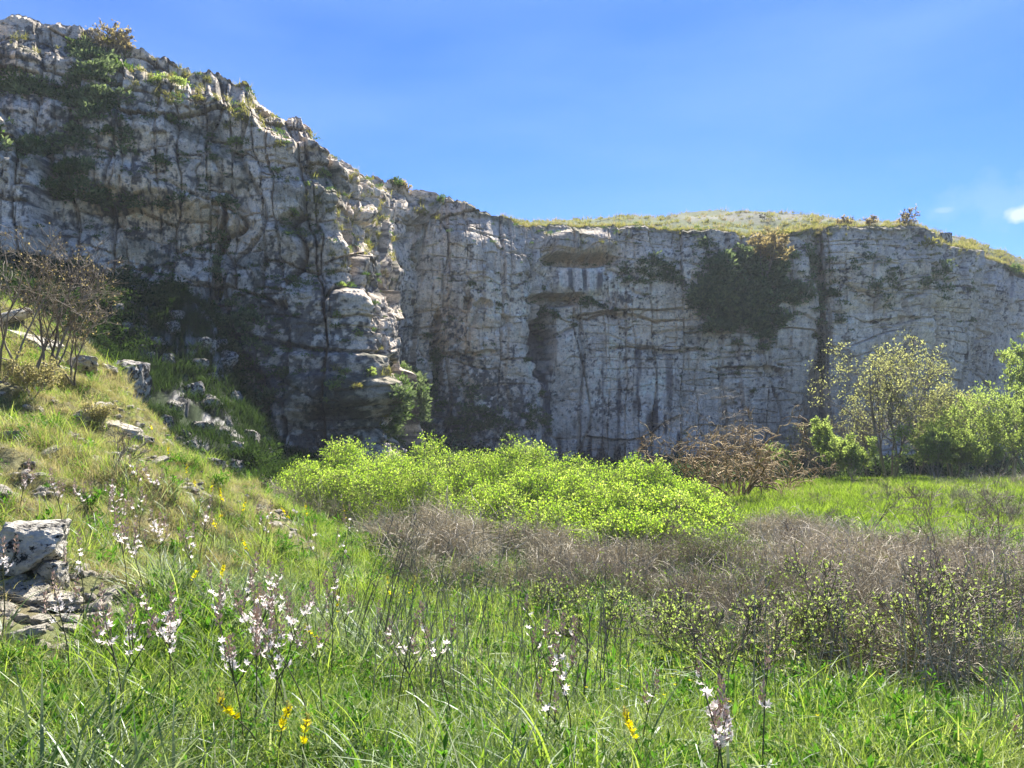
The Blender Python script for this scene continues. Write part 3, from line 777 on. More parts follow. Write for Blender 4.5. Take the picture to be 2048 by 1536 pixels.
G_fine = [grass_proto(M['grass'], 34, .34, .006, .13, .9, 4, seed=i) for i in range(4)]
G_wide = [grass_proto(M['grass'], 18, .38, .011, .12, 1.3, 5, seed=10 + i) for i in range(3)]
G_strap = [grass_proto(M['strap'], 26, .52, .014, .09, 1.9, 6, lean=.35, seed=20 + i) for i in range(4)]
G_slope = [grass_proto(M['grass_slope'], 40, .24, .005, .16, 1.3, 4, lean=.5, seed=30 + i) for i in range(4)]
G_straw = [grass_proto(M['straw'], 12, .32, .004, .14, 1.4, 4, lean=.7, seed=40 + i) for i in range(3)]
G_tall = [grass_proto(M['grass'], 16, .62, .009, .14, 1.5, 6, lean=.3, seed=45 + i) for i in range(3)]
G_far = [grass_proto(M['grass_far'], 40, .34, .014, .3, 1.0, 3, seed=50 + i) for i in range(3)]
def herb_proto(mat, n, H, leaf, seed):
    rng = np.random.default_rng(seed); g = Geo()
    for i in range(n):
        a = rng.uniform(0, 6.283); b = np.array([math.cos(a), math.sin(a), 0]) * rng.uniform(0, .07)
        h = H * rng.uniform(.5, 1.1); lean = rng.normal(0, .12, 2)
        t = np.linspace(0, 1, 7)[:, None]
        P = b + t * np.array([lean[0], lean[1], h])
        m = 14; tt = rng.uniform(.15, 1, m)[:, None]
        Q = b + tt * np.array([lean[0], lean[1], h])
        d = rdirs(rng, m) + [0, 0, .5]
        leaf_quads(g, Q, d, rdirs(rng, m) * .4 + [0, 0, 1], leaf * rng.uniform(.6, 1.3, m), leaf * .35)
    return g.mesh('herb', mat)
G_herb = [herb_proto(M['herb'], 7, .28, .05, 60 + i) for i in range(3)]

G_broad = [herb_proto(M['herb'], 6, .18, .10, 64 + i) for i in range(3)]
def polar_pts(rng, n, r0, r1, a0, a1, p=1.0):
    """p=2 even over the ground, p<2 denser near"""
    r = (rng.uniform(0, 1, n) * (r1 ** p - r0 ** p) + r0 ** p) ** (1 / p)
    a = np.radians(rng.uniform(a0, a1, n))
    x, y = r * np.sin(a), r * np.cos(a)
    return x, y
def slope_mask(x, y): return sstep(-1.6, -3.6, x + .1 * (y - 6) + .8 * fbm(x * .5, y * .5, 0, 300, 3)) * (1 - sstep(15.5, 17.5, y))

def build_grass():
    rng = np.random.default_rng(1)
    x, y = polar_pts(rng, 46000, 2.2, 24, -42, 42, 1.1)
    x2, y2 = polar_pts(rng, 22000, 4, 19, -42, -5, 1.5); k2 = slope_mask(x2, y2) > .3
    x, y = np.concatenate([x, x2[k2]]), np.concatenate([y, y2[k2]])
    s = slope_mask(x, y)
    strawn = fbm(x * .6, y * .6, 0, 310, 3)
    z = gz(x, y)
    u = rng.uniform(0, 1, len(x))
    protos = G_fine + G_wide + G_slope + G_straw + G_strap + G_herb + G_tall + G_broad
    o = {'fine': (0, 4), 'wide': (4, 3), 'slope': (7, 4), 'straw': (11, 3), 'strap': (14, 4), 'herb': (18, 3), 'tall': (21, 3), 'broad': (24, 3)}
    kind = np.empty(len(x), dtype=object)
    strapm = sstep(-.1, .5, fbm(x * .45, y * .45, 0, 311, 3)) * sstep(3.5, -.5, x) * sstep(-6.5, -3, x)
    kind[:] = 'fine'
    kind[u < .25] = 'wide'
    kind[(u > .93)] = 'herb'
    kind[(u > .86) & (u < .93) & (fbm(x * .7, y * .7, 0, 316, 3) > 0)] = 'broad'
    kind[(u > .25) & (u < .33)] = 'tall'
    kind[(rng.uniform(0, 1, len(x)) < strapm * .4)] = 'strap'
    v = rng.uniform(0, 1, len(x))
    kind[v < s * .8] = 'slope'
    w = rng.uniform(0, 1, len(x))
    kind[w < .09 + .26 * s + .08 * (strawn > .4)] = 'straw'
    idx = np.array([o[k][0] + rng.integers(0, o[k][1]) for k in kind])
    scl = rng.uniform(.6, 1.15, len(x)) * (.85 + .4 * sstep(4, 20, y)) * (1 - .25 * s)
    scl *= 1 + .45 * np.clip(fbm(x * 1.1, y * 1.1, 0, 315, 3), -1, 1) 
    # bare stony patches on the slope
    bare = (s > .5) & (fbm(x * .9, y * .9, 0, 320, 3) > .75)
    for qx, qy, qr in ((90, 1215, .62), (170, 1235, .35), (40, 1280, .4)):
        q = ray_base(qx, qy); bare |= (np.hypot(x - q[0], y - q[1]) < qr * (1 + .3 * fbm(x * 3, y * 3, 0, 321, 2))) & (rng.uniform(0, 1, len(x)) < .88)
    keep = ~bare
    pts = np.stack([x, y, z], -1)[keep]
    scatter('grass', pts, protos, idx[keep], scl=scl[keep], seed=3, kind='stuff')
    # far meadow
    x, y = polar_pts(rng, 16000, 22, 47, 8, 40, 1.6)
    far = [g for g in G_far]
    pts = np.stack([x, y, gz(x, y)], -1)
    scatter('meadow_grass', pts, far, scl=rng.uniform(.5, 1.3, len(x)) * (1 + .35 * np.clip(fbm(x * .5, y * .5, 0, 330, 4, .6), -1, 1)), seed=5, kind='stuff')
    x, y = polar_pts(rng, 2600, 22, 46, 8, 40, 1.6)
    k = fbm(x * .35, y * .35, 0, 331, 3) > .12
    x, y = x[k], y[k]
    tw = [grass_proto(M['straw'], 26, .5, .012, .22, 1.1, 3, lean=.5, seed=140 + i) for i in range(2)]
    scatter('dry_meadow_grass', np.stack([x, y, gz(x, y)], -1), tw, scl=rng.uniform(.5, 1.2, len(x)), seed=8, kind='stuff')
    # shaded gully and talus
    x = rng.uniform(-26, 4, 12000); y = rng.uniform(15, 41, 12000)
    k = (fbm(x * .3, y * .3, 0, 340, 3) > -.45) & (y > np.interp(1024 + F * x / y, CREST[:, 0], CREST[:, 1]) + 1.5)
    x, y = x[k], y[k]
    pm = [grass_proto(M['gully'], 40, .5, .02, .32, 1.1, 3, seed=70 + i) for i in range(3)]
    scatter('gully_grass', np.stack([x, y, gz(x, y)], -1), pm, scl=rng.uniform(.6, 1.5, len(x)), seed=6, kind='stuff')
build_grass()

# ------------------------------------------------------------------ boulders and stones
def boulder_mesh(seed, mat, sub=4, planes=13, sq=(1, 1, 1), rough=.05, name='boulder'):
    rng = np.random.default_rng(seed)
    bm = bmesh.new(); bmesh.ops.create_icosphere(bm, subdivisions=sub, radius=1)
    D = np.array([v.co[:] for v in bm.verts]); Fc = np.array([[v.index for v in f.verts] for f in bm.faces]); bm.free()
    D = unit(D)
    N = rdirs(rng, planes); N[0] = (0, 0, 1); N[1] = (0, -1, .1); N[2] = (1, 0, 0); N[3] = (-1, .1, 0)
    N = unit(N + rng.normal(0, .12, N.shape)); dist = rng.uniform(.62, .95, planes)
    dt = D @ N.T
    R = np.where(dt > .05, dist[None] / np.maximum(dt, .05), 9).min(1)
    R = np.minimum(R, 1.25)
    P = D * R[:, None]
    P = P + D * (rough * fbm(P[:, 0] * 3 + seed, P[:, 1] * 3, P[:, 2] * 3, seed, 4, .6))[:, None]
    P = P + D * (.9 * rough * (np.abs(fbm(P[:, 0] * 1.3 + seed, P[:, 1] * 1.3, P[:, 2] * 3.5, seed + 9, 3, .6)) - .5))[:, None]
    P = P * np.asarray(sq)
    return mesh(name, P, Fc, mat, False)

BM_far = [boulder_mesh(500 + i, M['rock_far'], 3, 12, rough=.09) for i in range(6)]
BM_near = [boulder_mesh(520 + i, M['rock'], 4, 12, rough=.07) for i in range(4)]
BM_pale = [boulder_mesh(540 + i, M['rock_pale'], 4, 10, (1, 1, .6), rough=.08) for i in range(5)]

def put_rock(name, me, px, py, wpx, label, cat='rock', group=None, asp=(1, 1, 1), rz=0, tilt=(0, 0), sink=.35, d=None, top=False):
    b = ray_base(px, py)
    if d: b = W(px, py, d); b[2] = gz(b[0], b[1])[0]
    s = wpx / F * b[1] / 2 / 1.0
    o = obj(name, me, loc=(b[0], b[1], b[2] + s * asp[2] * (1 - sink * 2) * .8), rot=(tilt[0], tilt[1], rz), scale=(s * asp[0], s * asp[1], s * asp[2]), label=label, cat=cat, group=group)
    return o
def slope_stones():
    rng = np.random.default_rng(99)
    x, y = polar_pts(rng, 5200, 3.4, 17, -40, -8, 1.5)
    s_ = slope_mask(x, y); k = (s_ > .4) & (fbm(x * 1.3, y * 1.3, 0, 97, 3, .6) > .12)
    x, y = x[k], y[k]
    q = ray_base(90, 1215); a = rng.uniform(0, 6.283, 260); r = .75 * np.sqrt(rng.uniform(0, 1, 260))
    x = np.concatenate([x, q[0] + r * np.cos(a)]); y = np.concatenate([y, q[1] + r * np.sin(a)])
    pm = [boulder_mesh(600 + i, M['rock_pale'], 2, 9, (1, 1, .55), rough=.08, name='stone') for i in range(5)]
    n = len(x); rot = np.stack([rng.normal(0, .3, n), rng.normal(0, .3, n), rng.uniform(0, 6.28, n)], -1)
    scatter('slope_stones', np.stack([x, y, gz(x, y)], -1), pm, rot=rot, scl=.02 + .07 * rng.uniform(0, 1, n) ** 2.5, seed=98, kind='stuff')
slope_stones()
big = boulder_mesh(561, M['rock'], 5, 14, (1, 1, .8), rough=.07)
put_rock('boulder', big, 66, 1140, 168, 'large square grey boulder with black lichen at the left edge, sitting in the grass', 'boulder', asp=(1, .8, .9), rz=.2, sink=.1)
put_rock('rock', BM_near[1], 108, 1168, 70, 'small mottled stone tucked under the right end of the large foreground boulder', sink=.3)
near = [(60, 1200, 90, 'tilted pale slab just below the large lichened boulder'), (118, 1215, 100, 'broad cracked pale outcrop slab in the bare patch below the boulder'), (185, 1240, 70, 'flat pale rock at the right end of the bare stony patch'),
        (40, 1290, 110, 'low pale ledge stone by the lower left edge, half buried in dry grass'), (215, 1190, 42, 'single small pale stone lying in grass right of the stony patch'), (150, 1262, 44, 'small wedge of pale stone under the cracked slab'), (90, 1245, 50, 'grey knuckle of rock in the middle of the bare stony patch'), (20, 1345, 80, 'lowest pale stone at the left edge near the photo corner')]
for i, (px, py, w, lb) in enumerate(near):
    put_rock('rock', BM_pale[i % 5], px, py, w, lb, group='pale stones breaking through the near slope', rz=i * 1.3, tilt=(.25 - .1 * i % .3, .15), asp=(1, .8, .5), sink=.3)
mid = [(70, 690, 110, 'long pale ledge rock behind the bare bush on the ridge'), (165, 735, 80, 'pale rough rock on the ridge just right of the bare bush'), (20, 640, 80, 'pale rock at the left edge high on the grassy ridge'), (110, 740, 60, 'small pale rock among the stems of the bare bush'),
       (215, 748, 60, 'pale cracked rock at the crest in front of the dark gully'), (180, 830, 100, 'low flat rock ledge crossing the slope under the bare bush'), (250, 862, 70, 'flat pale ledge rock on the slope above the yellow flowers'), (290, 885, 60, 'pale rock at the slope edge beside the upper yellow flower'),
       (320, 925, 44, 'narrow pale rock on the slope edge below the yellow flower'), (345, 940, 40, 'lowest small pale rock on the slope edge over the gully'), (20, 880, 60, 'small stone flush in the dry grass at far left of the slope'), (95, 905, 50, 'dark split stone lying in dry grass on the slope'), (195, 925, 46, 'thin tilted stone in the middle of the dry slope'),
       (60, 935, 40, 'tiny bleached stone left of centre on the dry slope'), (140, 880, 34, 'little grey stone above the middle of the dry slope')]
for i, (px, py, w, lb) in enumerate(mid):
    put_rock('rock', BM_pale[(i * 2) % 5], px, py, w, lb, group='rocks cropping out along the grassy ridge', rz=i * 2.1, tilt=(.1, .35), asp=(1.1, .7, .5), sink=.42)
put_rock('boulder', BM_far[2], 262, 800, 84, 'big dark weathered block just beyond the ridge edge in the shaded gully', 'boulder', d=28, asp=(1, .9, 1.2), sink=.05)
talus = [(345, 660, 46), (310, 690, 50), (285, 640, 40), (350, 640, 40), (250, 665, 50), (335, 720, 44), (410, 700, 60), (440, 690, 44), (300, 600, 60), (270, 590, 50), (395, 740, 50), (450, 730, 70), (420, 810, 60), (390, 790, 60), (350, 820, 50), (465, 800, 60), (330, 850, 50), (400, 860, 60), (440, 870, 60), (470, 900, 60), (380, 900, 50), (430, 940, 60), (470, 945, 70), (500, 880, 60), (330, 890, 50), (230, 620, 50), (180, 600, 50), (520, 925, 50)]
more = [(256, 612, 26), (322, 622, 24), (366, 668, 30), (300, 715, 28), (372, 752, 30), (345, 780, 26), (425, 760, 34), (480, 760, 36), (430, 840, 34), (370, 870, 30), (415, 905, 34), (498, 845, 40), (455, 850, 30), (360, 935, 30), (300, 760, 26), (275, 705, 30), (385, 700, 26), (500, 930, 34), (404, 955, 30), (200, 640, 30)]
ORD = ['first', 'second', 'third', 'fourth', 'fifth', 'sixth', 'seventh', 'eighth', 'ninth', 'tenth', 'eleventh', 'twelfth', 'thirteenth', 'fourteenth', 'fifteenth']
rocks = []
for lst, sz in ((talus, 'boulder'), (more[::3], 'rock')):
    for px, py, w in lst:
        band = 'high on the shaded talus' if py < 700 else ('half way down the shaded talus' if py < 830 else 'low in the dark gully')
        rocks.append((sz, band, px, py, w))
seen = {}
for sz, band, px, py, w in sorted(rocks, key=lambda r: r[2]):
    k = seen.get((sz, band), 0); seen[(sz, band)] = k + 1
    kind = 'lichened boulder' if sz == 'boulder' else 'small grey rock'
    i = len(seen) * 5 + k
    put_rock(sz, BM_far[i % 6], px, py, w * .8, ORD[k] + ' ' + kind + ' from the left, ' + band, sz, group=kind + 's ' + band, rz=i * 1.7, tilt=(.2 * math.sin(i), .15), asp=(1, .9, .8), sink=.5)

# ------------------------------------------------------------------ woody plants
def grow(rng, base, stems, L0, r0, levels, nch, ratio=.6, ang=.7, gnarl=.15, up=.1, seg=6, lean=.25, droop=0):
    paths = []
    def br(p, d, L, r, lv):
        n = max(3, seg - lv)
        pts = [p]; rr = [r]
        for i in range(n):
            d = d + rng.normal(0, gnarl, 3) + np.array([0, 0, up - droop * (i / n)])
            d = d / np.linalg.norm(d)
            p = p + d * L / n
            pts.append(p); rr.append(r * (1 - .75 * (i + 1) / n))
        paths.append((np.array(pts), np.array(rr), lv))
        if lv < levels:
            k = nch[lv] if isinstance(nch, (list, tuple)) else nch
            for c in range(k):
                t = rng.uniform(.25, 1.0) if lv else rng.uniform(.3, 1.0)
                i = min(n - 1, int(t * n)); f = t * n - i
                q = pts[i] * (1 - f) + pts[i + 1] * f
                a = np.cross(pts[i + 1] - pts[i], rng.normal(size=3)); a = a / (np.linalg.norm(a) + 1e-9)
                dd = unit(pts[i + 1] - pts[i]); th = ang * rng.uniform(.6, 1.3)
                nd = dd * math.cos(th) + a * math.sin(th)
                br(q, nd, L * ratio * rng.uniform(.7, 1.2) * (1.15 - .4 * t), rr[i] * .6, lv + 1)
    for s in range(stems):
        a = rng.uniform(0, 6.283) if stems > 1 else 0
        l = rng.uniform(.3, 1) * lean if stems > 1 else lean * .3
        br(np.asarray(base, float) + (np.array([math.cos(a), math.sin(a), 0]) * .08 * L0 * .5 if stems > 1 else 0), np.array([math.cos(a) * l, math.sin(a) * l, 1.0]) / math.hypot(1, l), L0 * rng.uniform(.75, 1.1), r0 * rng.uniform(.7, 1.1), 0)
    return paths

def fit(P, h):
    k = h / max(float(p[:, 2].max()) for p, _, _ in P)
    return [(p * k, r, l) for p, r, l in P]

def wood(paths, sides=4, minlv=0, maxlv=9, rmin=.003):
    g = Geo()
    for P, R, lv in paths:
        if minlv <= lv <= maxlv: tube(g, P, np.maximum(R, rmin), sides if lv < 2 else 3)
    return g

def leaves_on(rng, paths, lv, per, L, Wd, upb=.4, jit=.03, zmin=None, keep=1.0):
    g = Geo(); A = []; T = []
    for P, R, l in paths:
        if l >= lv:
            k = per if per >= 1 else (1 if rng.uniform() < per else 0)
            t = rng.uniform(.25, 1, int(k)) * (len(P) - 1)
            for tt in t:
                i = min(len(P) - 2, int(tt)); A.append(P[i] + (P[i + 1] - P[i]) * (tt - i)); T.append(P[i + 1] - P[i])
    if not A: return None
    A = np.array(A); T = unit(np.array(T)); n = len(A)
    if keep < 1:
        m = rng.uniform(0, 1, n) < keep; A, T = A[m], T[m]; n = len(A)
    D = T * .5 + rdirs(rng, n) * .8 + [0, 0, upb]
    leaf_quads(g, A + rng.normal(0, jit, (n, 3)), D, rdirs(rng, n) * .8 + [0, 0, .7], L * rng.uniform(.6, 1.3, n), Wd * rng.uniform(.7, 1.2, n))
    return g

def plant(name, loc, paths, barkm, leafg=None, leafm=None, label='', cat='tree', group=None, trunk_lv=0, trunk='trunk', crown='crown', scale=1, rot=None, rmin=.003):
    e = obj(name, None, loc=loc, label=label, cat=cat, group=group, scale=scale, rot=rot)
    e.empty_display_size = .3
    gt = wood(paths, 5, 0, trunk_lv, rmin)
    obj(trunk, gt.mesh(trunk, M[barkm], True), e)
    gb = wood(paths, 4, trunk_lv + 1, 9, rmin)
    if gb.V:
        ob = obj('branches', gb.mesh('branches', M[barkm], True), e); ob['kind'] = 'stuff'
    if leafg is not None:
        oc = obj(crown, leafg.mesh(crown, M[leafm]), e); oc['kind'] = 'stuff'
    return e

def copy_plant(src, loc, rz, sc, label, group=None):
    e = src.copy(); C.objects.link(e); e.location = [float(v) for v in loc]; e.rotation_euler = (0, 0, rz); e.scale = (sc,) * 3
    e['label'] = label
    if group: e['group'] = group
    for ch in src.children:
        c = ch.copy(); C.objects.link(c); c.parent = e
    return e

# --- trees on the right
def tree(px, py, hpx, seed, kind, label, wide=1.0, group=None, dist=None):
    b = ray_base(px, py) if dist is None else W(px, py, dist)
    if dist is not None: b = np.array([b[0], b[1], gz(b[0], b[1])[0]])
    hh = hpx / F * b[1]
    rng = np.random.default_rng(seed)
    if kind == 'willow':
        P = grow(rng, (0, 0, 0), 5, hh * .72, .085 * hh / 8, 4, [8, 6, 5, 4], .5, .8, .09, .05, 7, .35 * wide)
        P = fit(P, hh)
        lg = leaves_on(rng, P, 4 if dist > 45 else 3, .25 if dist > 45 else 1.15, .13, .07, .5, .06)
        return plant('tree', b, P, 'twig_tan', lg, 'willow', label, 'tree', group, rmin=.006)
    if kind == 'slim':
        P = grow(rng, (0, 0, 0), 2, hh * .8, .07 * hh / 8, 3, [12, 7, 4], .4, .6, .08, .1, 8, .2 * wide)
        P = fit(P, hh)
        lg = leaves_on(rng, P, 2, 4, .15, .085, .5, .06)
        return plant('tree', b, P, 'twig_tan', lg, 'lime2', label, 'tree', group, rmin=.006)
    if kind == 'bush':
        P = grow(rng, (0, 0, 0), 10, hh * .8, .045 * hh / 6, 3, [8, 6, 4], .46, .7, .09, .06, 7, .7 * wide)
        P = fit(P, hh)
        lg = leaves_on(rng, P, 2, 3.4, .13, .08, .5, .06)
        return plant('bush', b, P, 'twig', lg, 'lime2', label, 'bush', group, crown='foliage', trunk='stems', rmin=.005)
tree(1778, 955, 300, 11, 'willow', 'tall round-crowned tree with pale half-open leaves and thin brown trunk, before the cliff', 1.1, dist=41.5)
tree(1905, 955, 215, 12, 'willow', 'sparse greyish tree between the tall round tree and the bright green bush', .8, dist=43)
tree(2015, 948, 295, 13, 'slim', 'slender tall pale-leaved tree rising behind the bright green bush by the right edge', .5, dist=42)
tree(1990, 955, 200, 14, 'bush', 'broad bright lime green bush at the right edge of the meadow', 1.5, dist=39.5)
tree(1868, 957, 125, 15, 'bush', 'loose lime-tipped bush in front of the tall round tree, on its right', 1.1, dist=38.5)
tree(1708, 962, 100, 16, 'bush', 'low pointed lime-tipped bush left of the tall round tree', .9, dist=39)
tree(1655, 950, 130, 17, 'slim', 'thin sapling with few leaves standing left of the tall round tree', .6, dist=41)
tree(1940, 958, 110, 18, 'bush', 'small green bush squeezed between two bigger bushes near the right edge', 1.0, dist=39)
tree(2060, 955, 200, 19, 'bush', 'lime green bush cut off by the right edge of the photo', 1.2, dist=38.5)
tree(1740, 945, 170, 20, 'willow', 'low brushy grey tree filling in behind the tall round tree', 1.2, dist=47)
tree(1830, 945, 190, 21, 'willow', 'brown brushy tree half hidden behind the loose lime-tipped bush', 1.2, dist=48)
tree(1610, 940, 120, 22, 'willow', 'dark brushy shrub at the cliff foot beyond the brown tangle', 1.4, dist=50)
tree(1560, 935, 80, 23, 'bush', 'dark green low bush at the foot of the cliff behind the brown tangle', 1.8, dist=49)

# --- the bare orange-brown tangle
def tangle(px, py, wpx, hpx, seed, label, bark, d=None, n=9, rmin=.014):
    b = ray_base(px, py) if d is None else W(px, py, d)
    if d is not None: b = np.array([b[0], b[1], gz(b[0], b[1])[0]])
    hh = hpx / F * b[1]; ww = wpx / F * b[1]
    rng = np.random.default_rng(seed)
    P = grow(rng, (0, 0, 0), n, hh * .85, .07, 3, [5, 5, 3], .62, .9, .34, .0, 9, ww / hh * .9, .25)
    return plant('bare_shrub', b, P, bark, None, None, label, 'shrub', trunk='stems', rmin=rmin)
tangle(1480, 992, 260, 230, 31, 'leafless orange-brown tangle of curling branches at the meadow edge, the densest one', 'twig_orange', 34, 8)
tangle(1365, 985, 200, 210, 32, 'leafless brown tangle of branches just behind the right end of the lime thicket', 'twig_orange', 33, 5)
tangle(1570, 985, 180, 160, 33, 'low leafless brown tangle trailing toward the small pointed bush', 'twig_orange', 37, 5)
tangle(1430, 950, 180, 230, 34, 'pale grey leafless tree showing over the orange-brown tangle', 'twig_tan', 45, 5, .01)

# --- bare bushes on the ridge at the left
def bare_bush(px, py, hpx, seed, label, n=6, bud=True, bark='twig_tan', wide=.6, group=None, lv=3):
    b = ray_base(px, py); hh = hpx / F * b[1]
    rng = np.random.default_rng(seed)
    P = grow(rng, (0, 0, 0), n, hh * .85, .0095 * hh, lv, [6, 5, 4][:lv], .5, .65, .16, .05, 8, wide)
    P = fit(P, hh)
    lg = leaves_on(rng, P, lv, .4, .035, .026, .3, .015) if bud else None
    return plant('bush', b, P, bark, lg, 'tan', label, 'bush', group, crown='buds', trunk='stems', rmin=.0035)
bare_bush(75, 785, 350, 41, 'bare many-stemmed bush with tan buds standing on the ridge over the gully', 7)
bare_bush(150, 790, 240, 42, 'smaller bare bush leaning right off the ridge bush toward the dark gully', 4, wide=.9)
bare_bush(-10, 770, 340, 43, 'bare budding bush cut off by the left edge of the photo', 5)
bare_bush(240, 960, 110, 44, 'wispy leafless twiggy plant on the dry slope', 3, False, 'twig', .5, lv=2)

def leafy_small(px, py, hpx, seed, label, mat='ledge', n=6, d=None, leaf=.03, name='bush', group=None):
    b = ray_base(px, py); hh = hpx / F * b[1]
    rng = np.random.default_rng(seed)
    P = grow(rng, (0, 0, 0), n, hh * .8, .012 * hh, 2, [6, 5], .5, .7, .12, .05, 5, .7)
    lg = leaves_on(rng, P, 1, 7, leaf, leaf * .6, .4, .03)
    return plant(name, b, P, 'twig', lg, mat, label, 'bush', group, crown='foliage', trunk='stems')
leafy_small(65, 800, 90, 45, 'leafy green shrub at the foot of the bare ridge bush', 'grass_slope', 7, leaf=.04)
leafy_small(200, 870, 60, 46, 'low grey-green shrub on the slope right of the bare bush', 'grass_slope', 6)

# ------------------------------------------------------------------ the lime thicket and the brambles
def spray_proto(seed, leafm, barkm, L=.28, nl=16, leaf=.042):
    """short leafy spray: mesh with two materials"""
    rng = np.random.default_rng(seed); g = Geo(); 
    P = []
    for s in range(3):
        d = unit(np.array([rng.normal(0, .5), rng.normal(0, .5), 1.0]))
        t = np.linspace(0, 1, 5)[:, None]
        path = t * d * L + rng.normal(0, .012, (5, 3)) * t
        P.append(path); tube(g, path, np.linspace(.0035, .0015, 5), 3)
    nq = sum(len(q) for q in g.Q)
    g2 = Geo()
    A = []
    for path in P:
        for k in range(nl // 3):
            t = rng.uniform(.25, 1) * 4; i = min(3, int(t)); A.append(path[i] + (path[i + 1] - path[i]) * (t - i))
    A = np.array(A); n = len(A)
    leaf_quads(g2, A + rng.normal(0, .012, (n, 3)), rdirs(rng, n) + [0, 0, .35], rdirs(rng, n) * .7 + [0, 0, .8], leaf * rng.uniform(.6, 1.3, n), leaf * .72 * rng.uniform(.7, 1.2, n))
    V = np.concatenate(g.V + g2.V); Q = np.concatenate(g.Q); T = np.concatenate(g2.T) + g.n
    me = mesh('spray', V, [Q, T], [M[barkm], M[leafm]])
    mi = np.concatenate([np.zeros(len(Q), dtype=np.int32), np.ones(len(T), dtype=np.int32)])
    me.polygons.foreach_set('material_index', mi)
    return me

def mound_pts(rng, mounds, n, shell=.5, top=True, power=1.0):
    """points in the outer shell of a set of domes: (x, y, r, height)"""
    w = np.array([m[2] ** 2 for m in mounds]); w /= w.sum()
    k = rng.choice(len(mounds), n, p=w)
    Mx = np.array(mounds)[k]
    a = rng.uniform(0, 6.283, n); r = np.sqrt(rng.uniform(0, 1, n))
    x = Mx[:, 0] + Mx[:, 2] * r * np.cos(a); y = Mx[:, 1] + Mx[:, 2] * r * np.sin(a)
    z0 = gz(x, y, False)
    dome = np.zeros(n)
    for (cx, cy, cr, ch) in mounds:
        q = 1 - ((x - cx) ** 2 + (y - cy) ** 2) / cr ** 2
        dome = np.maximum(dome, ch * np.sqrt(np.clip(q, 0, 1)) ** .8)
    dome = dome * (1 + .12 * fbm(x * 1.3, y * 1.3, 0, 600, 4, .6))
    u = rng.uniform(0, 1, n) ** power
    z = z0 + dome * (1 - shell * u)
    return np.stack([x, y, z], -1), dome

def md(px, d, r, h): return ((px - 1024) / F * d, d, r, h)
def mt(px, d, r, ytop):
    p = W(px, ytop, d); return (p[0], d, r, max(.35, (p[2] - gz(p[0], d, False)[0]) * .95))
LIME = [spray_proto(700 + i, 'lime', 'twig') for i in range(5)]
def lime_thicket():
    rng = np.random.default_rng(50)
    mounds = [mt(px, d, r, yt) for px, d, r, yt in [(560, 18.5, 1.0, 950), (620, 19.5, 1.3, 918), (700, 19, 1.3, 912), (770, 20.5, 1.5, 885), (850, 20, 1.5, 893), (950, 20.5, 1.5, 890), (1040, 20, 1.5, 905), (1140, 19, 1.5, 915), (1230, 18, 1.4, 928), (1310, 17.5, 1.3, 945), (1380, 17, 1.0, 972), 
        (650, 17.6, 1.2, 950), (740, 17.4, 1.3, 935), (840, 17.6, 1.3, 930), (940, 17.4, 1.3, 945), (1050, 16.8, 1.3, 955), (1150, 16.2, 1.3, 965), (1250, 15.6, 1.2, 980), (1350, 15.2, 1.1, 1000), (1385, 15, .8, 1035), (1000, 15.6, 1.0, 990), (1110, 14.8, 1.0, 1010), (1210, 14.2, 1.0, 1030), (1310, 13.8, 1.0, 1040), (1360, 13.8, .8, 1055)]]
    e = obj('thicket', None, loc=(0, 17.5, CAM[2] - 3.4), label='wide bright lime green leafy thicket spreading across the middle before the cliff', cat='thicket')
    off = np.array([0, 17.5, CAM[2] - 3.4])
    pts, dome = mound_pts(rng, mounds, 21000, .42, power=1.5)
    gap = fbm(pts[:, 0] * 1.5, pts[:, 1] * 1.5, pts[:, 2] * 1.8, 52, 3, .6) > -.22
    pts, dome = pts[gap], dome[gap]
    n = len(pts)
    rot = np.stack([rng.normal(0, .5, n), rng.normal(0, .5, n), rng.uniform(0, 6.283, n)], -1)
    scatter('foliage', pts - off, LIME, rot=rot, scl=rng.uniform(.7, 1.35, n), seed=51, parent=e, kind='stuff')
    # taller shoots that break the outline
    g = Geo(); g2 = Geo()
    for i in range(520):
        m = mounds[rng.integers(len(mounds))]
        a = rng.uniform(0, 6.283); r = m[2] * math.sqrt(rng.uniform(0, .9)); x, y = m[0] + r * math.cos(a), m[1] + r * math.sin(a)
        z = gz(x, y, False)[0]; h = m[3] * math.sqrt(max(0, 1 - (r / m[2]) ** 2)) ** .8 + rng.uniform(-.15, .14)
        t = np.linspace(0, 1, 7)[:, None]; ln = rng.normal(0, .25, 2)
        P = np.array([x, y, z]) + t * np.array([0, 0, max(h, .4)]) + (t ** 2) * np.array([ln[0], ln[1], 0]) + rng.normal(0, .03, (7, 3)) * t - off
        tube(g, P, np.linspace(.011, .003, 7), 3)
    ob = obj('branches', g.mesh('branches', M['twig']), e); ob['kind'] = 'stuff'
    return mounds
lime_m = lime_thicket()

